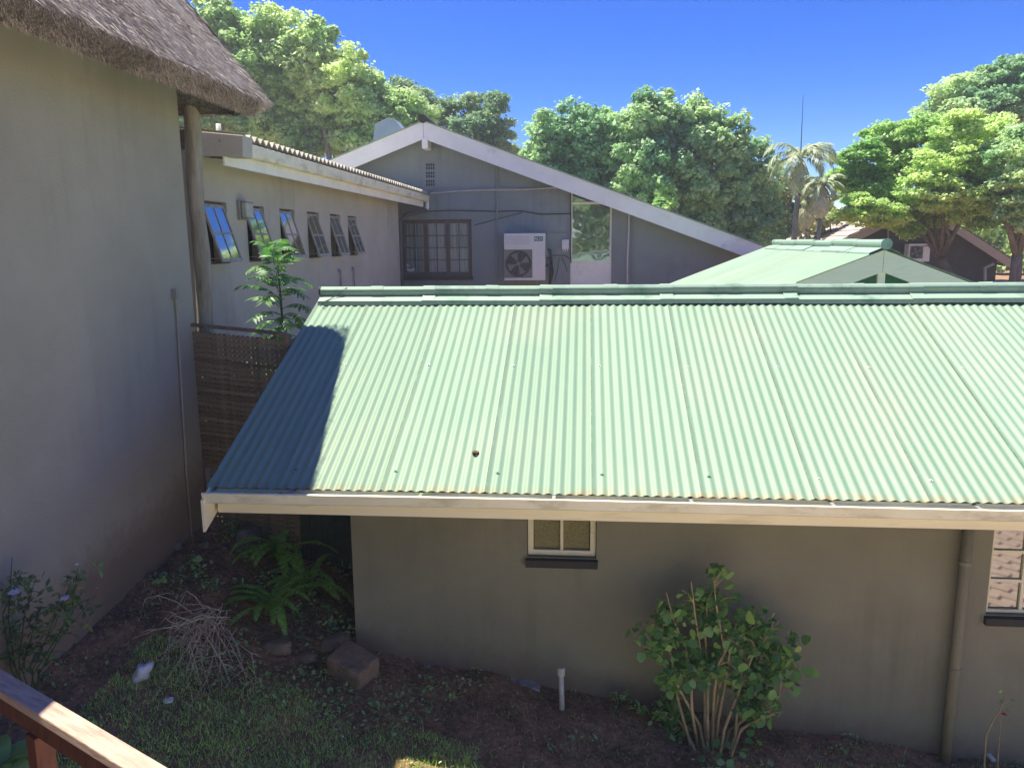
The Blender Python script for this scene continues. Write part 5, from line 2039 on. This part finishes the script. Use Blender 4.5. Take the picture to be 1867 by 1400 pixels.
for (u, v, r_, m, lab) in ((28, 1080, .042, 'petal_white', 'white bloom at the far left of the bush'), (122, 1090, .038, 'petal_white', 'white bloom right of the other white bloom'), (128, 1097, .024, 'petal_yellow', None), (147, 1072, .022, 'petal_yellow', None), (141, 1029, .015, 'petal_white', None), (178, 1072, .01, 'petal_yellow', None)):
    flower(rose, P(u, v, Y=RY_ - .06), r_, LF[m])
    if lab:
        bpy.context.scene.collection.objects[-1]['label'] = lab

# ------------------------------------------------------------------ dead branch pile
random.seed(5)
q_ = P(392, 1150, Y=5.75)
dz_ = gz(q_.x, 5.6)
pile = empty('dead_branches', (q_.x, 5.6, dz_), 'heap of dry pruned twigs spread over the ground below the ferns', 'branches')
cpt = Vector((q_.x - .02, 5.72, dz_ + .34))
ends = [(300, 1150), (270, 1160), (330, 1180), (310, 1210), (285, 1250), (318, 1225), (342, 1245), (340, 1300), (345, 1245), (365, 1230), (390, 1250), (400, 1262), (415, 1262), (440, 1265), (455, 1290), (462, 1245), (458, 1200), (430, 1220), (385, 1240), (300, 1130), (320, 1120), (250, 1275), (420, 1130), (452, 1180), (405, 1225), (350, 1200), (376, 1215), (300, 1180), (280, 1140), (440, 1240), (410, 1110), (392, 1100)]
for k_, (u, v) in enumerate((ends * 2)[:46]):
    u += random.uniform(-34, 30)
    v += random.uniform(-34, 22)
    yv = 5.25 + random.uniform(-.05, .5)
    e_ = P(u, v, Y=yv)
    gzv = gz(e_.x, e_.y)
    if v > 1180:
        # land on the ground along the ray
        for it in range(30):
            yv = yv + (.04 if e_.z > gzv + .02 else -.04)
            e_ = P(u, v, Y=yv)
            gzv = gz(e_.x, e_.y)
    st_ = cpt + Vector((random.gauss(0, .07), random.gauss(0, .06), random.uniform(-.2, .0)))
    mid_ = st_.lerp(e_, random.uniform(.3, .6)) + Vector((random.gauss(0, .09), random.gauss(0, .06), random.uniform(-.05, .17)))
    m2 = mid_.lerp(e_, .5) + Vector((random.gauss(0, .045), 0, random.uniform(-.02, .07)))
    pts = [st_, st_.lerp(mid_, .5) + Vector((0, 0, .03)), mid_, m2, e_]
    mb = MB().tube(pts, [.0038, .0034, .0028, .002, .0012], 5)
    for j in range(3):
        o = pts[random.choice([2, 3])]
        d_ = Vector((random.uniform(-1, 1), random.uniform(-.5, .5), random.uniform(-.6, .2))) * random.uniform(.06, .2)
        mb.tube([o, o + d_ * .5 + Vector((0, 0, .01)), o + d_], [.0025, .002, .001], 4)
    mb.build('twig', M['dead_twig'], pile)

# ------------------------------------------------------------------ stones, bag, pipe
def rock(name, c, size, m, label, cat, rot=0, seed=0, sub=3, rough=.18, parent=None):
    import bmesh
    rg = random.Random(seed)
    bm = bmesh.new()
    bmesh.ops.create_icosphere(bm, subdivisions=sub, radius=1)
    ph = [rg.uniform(0, 6) for _ in range(6)]
    for v in bm.verts:
        n_ = v.co.copy()
        # square off a little then roughen
        p_ = 3.2
        s_ = (abs(n_.x) ** p_ + abs(n_.y) ** p_ + abs(n_.z) ** p_) ** (-1 / p_)
        f_ = 1 + rough * (sin(3 * n_.x + ph[0]) * cos(2.6 * n_.y + ph[1]) + .5 * sin(6 * n_.z + ph[2] + 3 * n_.x) + .3 * sin(11 * n_.y + ph[3]) * cos(9 * n_.x + ph[4]))
        v.co = n_ * s_ * f_
    me = bpy.data.meshes.new(name)
    bmesh.ops.transform(bm, matrix=Euler(rot if hasattr(rot, '__len__') else (0, 0, rot)).to_matrix().to_4x4() @ Matrix.Diagonal((*size, 1)), verts=bm.verts)
    bm.to_mesh(me)
    bm.free()
    me.polygons.foreach_set('use_smooth', [True] * len(me.polygons))
    me.materials.append(m)
    o = bpy.data.objects.new(name, me)
    o.location = c
    COL.objects.link(o)
    return tag(o, label, cat)


def on_ground(u, v, y0=5.8):
    """walk along the ray of a pixel until it meets the ground"""
    best = None
    for y in np.arange(3.0, 9.0, .01):
        p_ = P(u, v, Y=float(y))
        if p_.z <= gz(p_.x, p_.y):
            return Vector((p_.x, p_.y, gz(p_.x, p_.y)))
    return Vector((p_.x, p_.y, gz(p_.x, p_.y)))


g = on_ground(642, 1238)
blk = MB().obox((0, 0, 0), Vector((.165, -.03, -.03)), Vector((.03, .12, .05)), Vector((.0, -.03, .085)))
me = blk.mesh('stone_block')
me.materials.append(M['stone'])
so = bpy.data.objects.new('stone_block', me)
so.location = (g.x, g.y + .05, g.z + .09)
so.rotation_euler = (radians(-12), radians(6), radians(-12))
COL.objects.link(so)
tag(so, 'square brown sandstone block tilted on the soil by the cottage corner', 'stone')
bv = so.modifiers.new('bevel', 'BEVEL')
bv.width = .02
bv.segments = 3
sd_ = so.modifiers.new('sub', 'SUBSURF')
sd_.levels = sd_.render_levels = 2
sd_.subdivision_type = 'SIMPLE'
tx = bpy.data.textures.new('rocknoise', 'CLOUDS')
tx.noise_scale = .06
dm = so.modifiers.new('rough', 'DISPLACE')
dm.texture = tx
dm.strength = .018
for i, (u, v, s_, lab, mk) in enumerate(((505, 1178, (.11, .07, .06), 'rounded brown boulder half hidden under the bright ferns', 'stone'),
                                         (560, 1195, (.09, .07, .035), 'low flat brown stone between the ferns and the block', 'stone'),
                                         (612, 1172, (.13, .08, .07), 'brown stone against the cottage corner behind the block', 'stone'),
                                         (323, 991, (.045, .04, .04), 'small pale stone at the foot of the taupe wall', 'stone_grey'),
                                         (373, 990, (.05, .04, .035), 'small reddish stone beside the pale one below the gutter end', 'stone'),
                                         (410, 992, (.03, .03, .02), 'tiny pale stone right of the reddish stone', 'stone_grey'),
                                         (455, 985, (.14, .1, .12), 'grey boulder in deep shade behind the ferns', 'stone_grey'))):
    g = on_ground(u, v + 8)
    rock('stone', (g.x, g.y, g.z + s_[2] * .5), s_, M[mk], lab, 'stone', rot=i * .7, seed=i + 3)
g = on_ground(258, 1242)
rock('plastic_bag', (g.x, g.y + .02, g.z + .06), (.052, .05, .075), M['bag'], 'crumpled white plastic bag lying on the ground ivy', 'bag', rot=(.2, .45, .5), seed=9, rough=.22)
g = on_ground(308, 1282)
rock('paper_scrap', (g.x, g.y, g.z + .02), (.028, .02, .016), M['bag'], 'small scrap of white litter on the ivy below the twig heap', 'litter', seed=14, rough=.3)

pq = P(1023, 1240, Y=5.95)
gp_ = gz(pq.x, 5.95)
ptop = P(1021, 1216, Y=5.95).z
pipe = empty('standpipe', (pq.x, 5.95, gp_), 'short white plastic pipe with a cap standing at the wall base', 'pipe')
MB().tube([(pq.x + .01, 5.95, gp_ - .1), (pq.x, 5.95, ptop - .07)], .022, 14).build('pipe', M['pvc'], pipe, smooth=True)
MB().tube([(pq.x, 5.95, ptop - .075), (pq.x, 5.95, ptop - .065), (pq.x, 5.95, ptop - .01), (pq.x, 5.95, ptop)], [.025, .032, .032, .027], 14).build('cap', M['pvc'], pipe, smooth=False)
pp1, pp2 = on_ground(1792, 1376), on_ground(1812, 1394)
opn = MB().tube([pp1 + Vector((0, 0, .05)), pp2 + Vector((0, 0, .03))], .022, 12)
oo = opn.build('drain_pipe', M['pvc'], None, at=pp1, smooth=True)
tag(oo, 'short white pipe lying at the wall beside the pink flowered stem', 'pipe')

# pink flowered stem
random.seed(3)
fs0 = P(1797, 1392, Y=5.85)
fl = empty('flower_stem', (fs0.x, 5.85, gz(fs0.x, 5.85)), 'thin bare stem with one pink flower beside the right window', 'flower')
pts = [Vector((fs0.x, 5.85, gz(fs0.x, 5.85) - .05)), P(1798, 1340, Y=5.85), P(1812, 1310, Y=5.85), P(1826, 1290, Y=5.85), P(1832, 1270, Y=5.85)]
MB().tube(pts, [.008, .007, .006, .005, .003], 6).build('stem', M['twig'], fl, smooth=True)
MB().tube([pts[0] + Vector((.1, 0, 0)), P(1822, 1345, Y=5.85), P(1826, 1290, Y=5.85)], [.006, .005, .004], 6).build('stem', M['twig'], fl, smooth=True)
flower(fl, P(1830, 1301, Y=5.82), .022, LF['petal_pink'])
rlf = leaf_mes[0].copy()
rlf.materials.clear()
rlf.materials.append(LF['ivy'])
for k_ in range(12):
    inst('leaf', rlf, fl, P(1832 + random.uniform(-14, 12), 1275 + random.uniform(-14, 22), Y=5.85), (random.gauss(.5, .5), random.gauss(0, .5), random.uniform(-pi, pi)), random.uniform(.35, .7))

# broad pale leaf plant below the rail
random.seed(8)
g = on_ground(5, 1398)
bl_r = empty('broadleaf_plant', g, 'bright green broad leaved plant at the lower left corner', 'plant')
for k_ in range(9):
    az = k_ * 2 * pi / 9 + .3
    strap_leaf(bl_r, (g.x, g.y, g.z), az, radians(random.uniform(40, 70)), random.uniform(.28, .4), .07, LF['pale_leaf'], 1.2, pinn=False)

# ------------------------------------------------------------------ handrail
random.seed(2)
RZT = 2.0
e0, e1 = P(0, 1217, Z=RZT), P(310, 1400, Z=RZT)
dr_ = (e1 - e0).normalized()
pn = Vector((-dr_.y, dr_.x, 0))
if pn.y > 0:
    pn = -pn
hr = empty('handrail', e0.lerp(e1, .2) - Vector((0, 0, 1.2)), 'dark red brown wooden handrail crossing the lower left corner', 'handrail')
s0, s1 = e0 - dr_ * 2.5, e1 + dr_ * 1.2
wd, th_ = .082, .04
c0, c1 = s0 + pn * wd / 2 - Vector((0, 0, th_ / 2)), s1 + pn * wd / 2 - Vector((0, 0, th_ / 2))
L_ = (c1 - c0).length
ro = MB()
ro.obox((0, 0, 0), (L_ / 2, 0, 0), (0, wd / 2, 0), (0, 0, th_ / 2))
rme = ro.mesh('rail')
rme.materials.append(M['rail_wood'])
rr_ = bpy.data.objects.new('rail', rme)
rr_.parent = hr
rr_.location = (c0 + c1) / 2 - Vector(hr.location)
rr_.rotation_euler = (0, 0, atan2(dr_.y, dr_.x))
COL.objects.link(rr_)
bv = rr_.modifiers.new('bevel', 'BEVEL')
bv.width = .006
bv.segments = 2
sub = MB().obox((0, 0, 0), (L_ / 2, 0, 0), (0, .022, 0), (0, 0, .045)).mesh('under_rail')
sub.materials.append(M['post_wood'])
r2 = bpy.data.objects.new('under_rail', sub)
r2.parent = hr
r2.location = (c0 + c1) / 2 - Vector(hr.location) - Vector((0, 0, th_ / 2 + .046))
r2.rotation_euler = (0, 0, atan2(dr_.y, dr_.x))
COL.objects.link(r2)
pc = P(75, 1340, Z=RZT - .15)
tt = (Vector((pc.x, pc.y, 0)) - Vector((c0.x, c0.y, 0))).dot(dr_)
for t_ in (tt, tt - 1.6, tt + 1.9):
    c_ = c0 + dr_ * t_
    zg_ = gz(c_.x, c_.y) - .1
    MB().obox((c_.x, c_.y, (zg_ + RZT - th_ - .092) / 2), dr_ * .036, pn * .036, (0, 0, (RZT - th_ - .092 - zg_) / 2)).build('post', M['post_wood'], hr, bevel=.003)

# ------------------------------------------------------------------ ground cover
rg = np.random.default_rng(4)


def ground_scatter(n, dens, xr=(-3.8, 4.2), yr=(4.2, 6.25)):
    x = rg.uniform(*xr, n)
    y = rg.uniform(*yr, n)
    k = rg.uniform(0, 1, n) < dens(x, y)
    x, y = x[k], y[k]
    return x, y, ground_z(x, y)


def noise2(x, y, f, s):
    return (np.sin(x * f + s) * np.cos(y * f * 1.3 + s * 2) + .6 * np.sin(x * f * 2.3 - y * f * 1.7 + s) + .4 * np.cos(y * f * 3.9 + x * f * 3.1 + s))


def grass_d(x, y):
    n_ = noise2(x, y, 2.2, 1.0) * .16
    left = .95 * smooth01((5.48 - y + n_ * 1.0 - .10 * (x + 1.8)) / .22) * (x < -.75 + n_ * .8) * (x > -3.4)
    mid = smooth01((5.2 - y + n_ * .6) / .25) * .85 * (x >= -.9)
    right = smooth01((5.98 - y + n_ * .8) / .2) * smooth01((x - 1.75 + n_) / .2) * .95
    return np.clip(np.maximum(np.maximum(left, mid), right) * (.55 + .45 * (noise2(x, y, 3.7, 4) > -.3)) + .03, 0, 1)


x, y, z = ground_scatter(120000, grass_d)
n = len(x)
base = np.stack([x, y, z - .004], 1)
d = np.stack([rg.normal(0, .45, n), rg.normal(0, .45, n), np.ones(n)], 1)
d /= np.linalg.norm(d, axis=1)[:, None]
V, F = blades(base, d, rg.uniform(.015, .05, n) * (1 + (rg.uniform(0, 1, n) > .93) * 1.0), rg.uniform(.004, .009, n), rg)
o = np_mesh('grass', V, F, LF['grass'], None, kind='stuff', nv=3)
tag(o, 'short patchy lawn grass growing in the shaded yard', 'grass')
V_, F_ = None, None


def flat_leaves(x, y, z, size, lift, tilt, rg):
    n = len(x)
    a = rg.uniform(0, 2 * pi, n)
    nrm = np.stack([rg.normal(0, tilt, n), rg.normal(0, tilt, n), np.ones(n)], 1)
    nrm /= np.linalg.norm(nrm, axis=1)[:, None]
    t = np.cross(nrm, np.stack([np.cos(a), np.sin(a), np.zeros(n)], 1))
    t /= np.linalg.norm(t, axis=1)[:, None]
    b = np.cross(nrm, t)
    c = np.stack([x, y, z + lift], 1)
    s = size[:, None]
    V = np.stack([c - t * s, c + b * s * .6 + nrm * s * .1, c + t * s, c - b * s * .6 + nrm * s * .1], 1).reshape(-1, 3)
    return V


def ivy_d(x, y):
    n_ = noise2(x, y, 3.1, 2.0) * .2
    a = smooth01((5.95 - y + n_) / .3) * (x > -3.0 + n_) * (x < -1.2 + n_) * (y > 5.2) * .8
    b = smooth01((y - 4.3) / .3) * (noise2(x, y, 4.3, 5.0) > .9) * .5
    return np.clip(np.maximum(a, b), 0, 1)


x, y, z = ground_scatter(14000, ivy_d)
V = flat_leaves(x, y, z, rg.uniform(.009, .028, len(x)), rg.uniform(.005, .07, len(x)), .5, rg)
o = np_mesh('ground_ivy', V, np.arange(len(V)).reshape(-1, 4), LF['ivy'], None, kind='stuff')
tag(o, 'small leaved ground ivy creeping below the twig heap', 'ground cover')
x, y, z = ground_scatter(9000, lambda x, y: .45 + .3 * (noise2(x, y, 2.5, 8) > .2), yr=(4.4, 7.6))
V = flat_leaves(x, y, z, rg.uniform(.005, .018, len(x)) * (1 + (rg.uniform(0, 1, len(x)) > .96) * .8), rg.uniform(.004, .014, len(x)), .35, rg)
o = np_mesh('leaf_litter', V, np.arange(len(V)).reshape(-1, 4), LF['litter'], None, kind='stuff')
tag(o, 'dry leaves and bark bits littering the brown soil', 'leaf litter')
# clods and pebbles
x, y, z = ground_scatter(2600, lambda x, y: .6 + 0 * x, yr=(4.6, 7.8))
n = len(x)
s = rg.uniform(.004, .018, n)
oct_ = np.array([[1, 0, 0], [-1, 0, 0], [0, 1, 0], [0, -1, 0], [0, 0, .8], [0, 0, -.8]])
fo = np.array([[0, 2, 4], [2, 1, 4], [1, 3, 4], [3, 0, 4], [2, 0, 5], [1, 2, 5], [3, 1, 5], [0, 3, 5]])
V = (np.stack([x, y, z + s * .3], 1)[:, None, :] + oct_[None] * s[:, None, None] * rg.uniform(.6, 1.3, (n, 6, 1))).reshape(-1, 3)
F = (fo[None] + (np.arange(n) * 6)[:, None, None]).reshape(-1, 3)
o = np_mesh('soil_clods', V, F, M['soil'], None, kind='stuff', nv=3)
tag(o, 'loose clods and pebbles on the brown soil', 'soil')

# low plants in the shade left of the cottage
x, y, z = ground_scatter(5000, lambda x, y: .8 * (noise2(x, y, 5, 3) > .35) + 0 * x, xr=(-3.6, -1.95), yr=(6.2, 8.2))
V = flat_leaves(x, y, z, rg.uniform(.012, .03, len(x)), rg.uniform(.01, .12, len(x)), .6, rg)
o = np_mesh('shade_weeds', V, np.arange(len(V)).reshape(-1, 4), LF['ivy'], None, kind='stuff')
tag(o, 'dark weeds filling the shaded strip between the two walls', 'weeds')

# little grass tuft growing out of the gutter
tf = P(772, 905, Y=5.38)
tuft = MB()
for k_ in range(9):
    a_ = random.uniform(0, 2 * pi)
    tuft.tube([(tf.x, 5.38, 1.87), (tf.x + .02 * cos(a_), 5.38 + .02 * sin(a_), 1.93), (tf.x + .07 * cos(a_), 5.38 + .05 * sin(a_), 1.94 + random.uniform(-.03, .02))], [.002, .0018, .0008], 4)
tt_ = tuft.build('grass_tuft', LF['pale_leaf'], None, at=(tf.x, 5.38, 1.87))
tag(tt_, 'tiny grass tuft growing from the cottage gutter', 'grass tuft')

# ------------------------------------------------------------------ sunlit brick yard on the viewer's side
M['paver'] = mat('paver', (.62, .45, .33), (.46, .32, .23), rough=.9, scale=8, bump=.3)
M['paving_bed'] = mat('paving_bed', (.64, .54, .41), (.55, .45, .33), rough=.95, scale=2, bump=.3)
bedg = MB()
rows = []
for y in np.linspace(-16, 4.15, 60):
    rows.append([(x, y, gz(x, y) + .06) for x in np.linspace(-1.6, 14, 60)])
bedg.grid(rows)
tag(bedg.build('paving', M['paving_bed']), None, None, None, 'structure')
pv = MB()
ca, sa = cos(.78), sin(.78)
for i in range(-30, 46):
    for j in range(-50, 70):
        u, v = i * .40, j * .20
        if j % 2:
            u += .20
        x, y = 3.6 + u * ca - v * sa, 1 + u * sa + v * ca
        if -2.2 < y < 4.0 and 1.2 < x < 8:
            z = gz(x, y) + .10
            pv.obox((x, y, z), (.187 * ca, .187 * sa, 0), (-.087 * sa, .087 * ca, 0), (0, 0, .022 + random.uniform(-.006, .006)))
tag(pv.build('brick_paving', M['paver']), None, None, None, 'structure')

M['void_board'] = mat('void_board', (.03, .06, .055), (.018, .035, .033), rough=.9, scale=8)
# added dark panel standing in for the shaded void between lattice and cottage
dpn = empty('void_panel', (-2.35, 7.28, gz(-2.35, 7.28)), 'added dark board panel filling the shaded void between lattice and cottage corner', 'filler panel')
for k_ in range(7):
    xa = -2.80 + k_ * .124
    MB().box(xa, xa + .12, 7.27, 7.29, gz(-2.35, 7.3) - .6, 2.62 + .03 * (k_ % 2)).build('board', M['void_board'], dpn)

# ------------------------------------------------------------------ thin haze in the air
hm = bpy.data.materials.new('haze')
hm.use_nodes = True
hn = hm.node_tree
for n_ in list(hn.nodes):
    hn.nodes.remove(n_)
pvn = hn.nodes.new('ShaderNodeVolumePrincipled')
pvn.inputs['Color'].default_value = (.90, .94, 1, 1)
pvn.inputs['Density'].default_value = .002
pvn.inputs['Anisotropy'].default_value = .3
hout = hn.nodes.new('ShaderNodeOutputMaterial')
hn.links.new(pvn.outputs[0], hout.inputs['Volume'])
hz = MB().box(-60, 70, -40, 45, -6, 17.4).build('haze', hm)
tag(hz, None, None, None, 'stuff')

# repeats of a kind share a group phrase
GROUPS = {'palm_tree': 'palms beyond the roofs', 'fern': 'fern clumps in the shaded corner', 'stone': 'stones lying on the soil',
          'small_plant': 'small weeds in the bed', 'air_conditioner': 'air conditioner units on the walls', 'garden_tree': 'trees behind the viewer'}
for o in list(SC.objects):
    if o.parent is None and 'label' in o:
        n_ = o.name.split('.')[0]
        if n_ in GROUPS:
            o['group'] = GROUPS[n_]
        elif o.get('category') == 'tree':
            o['group'] = 'trees beyond the houses'
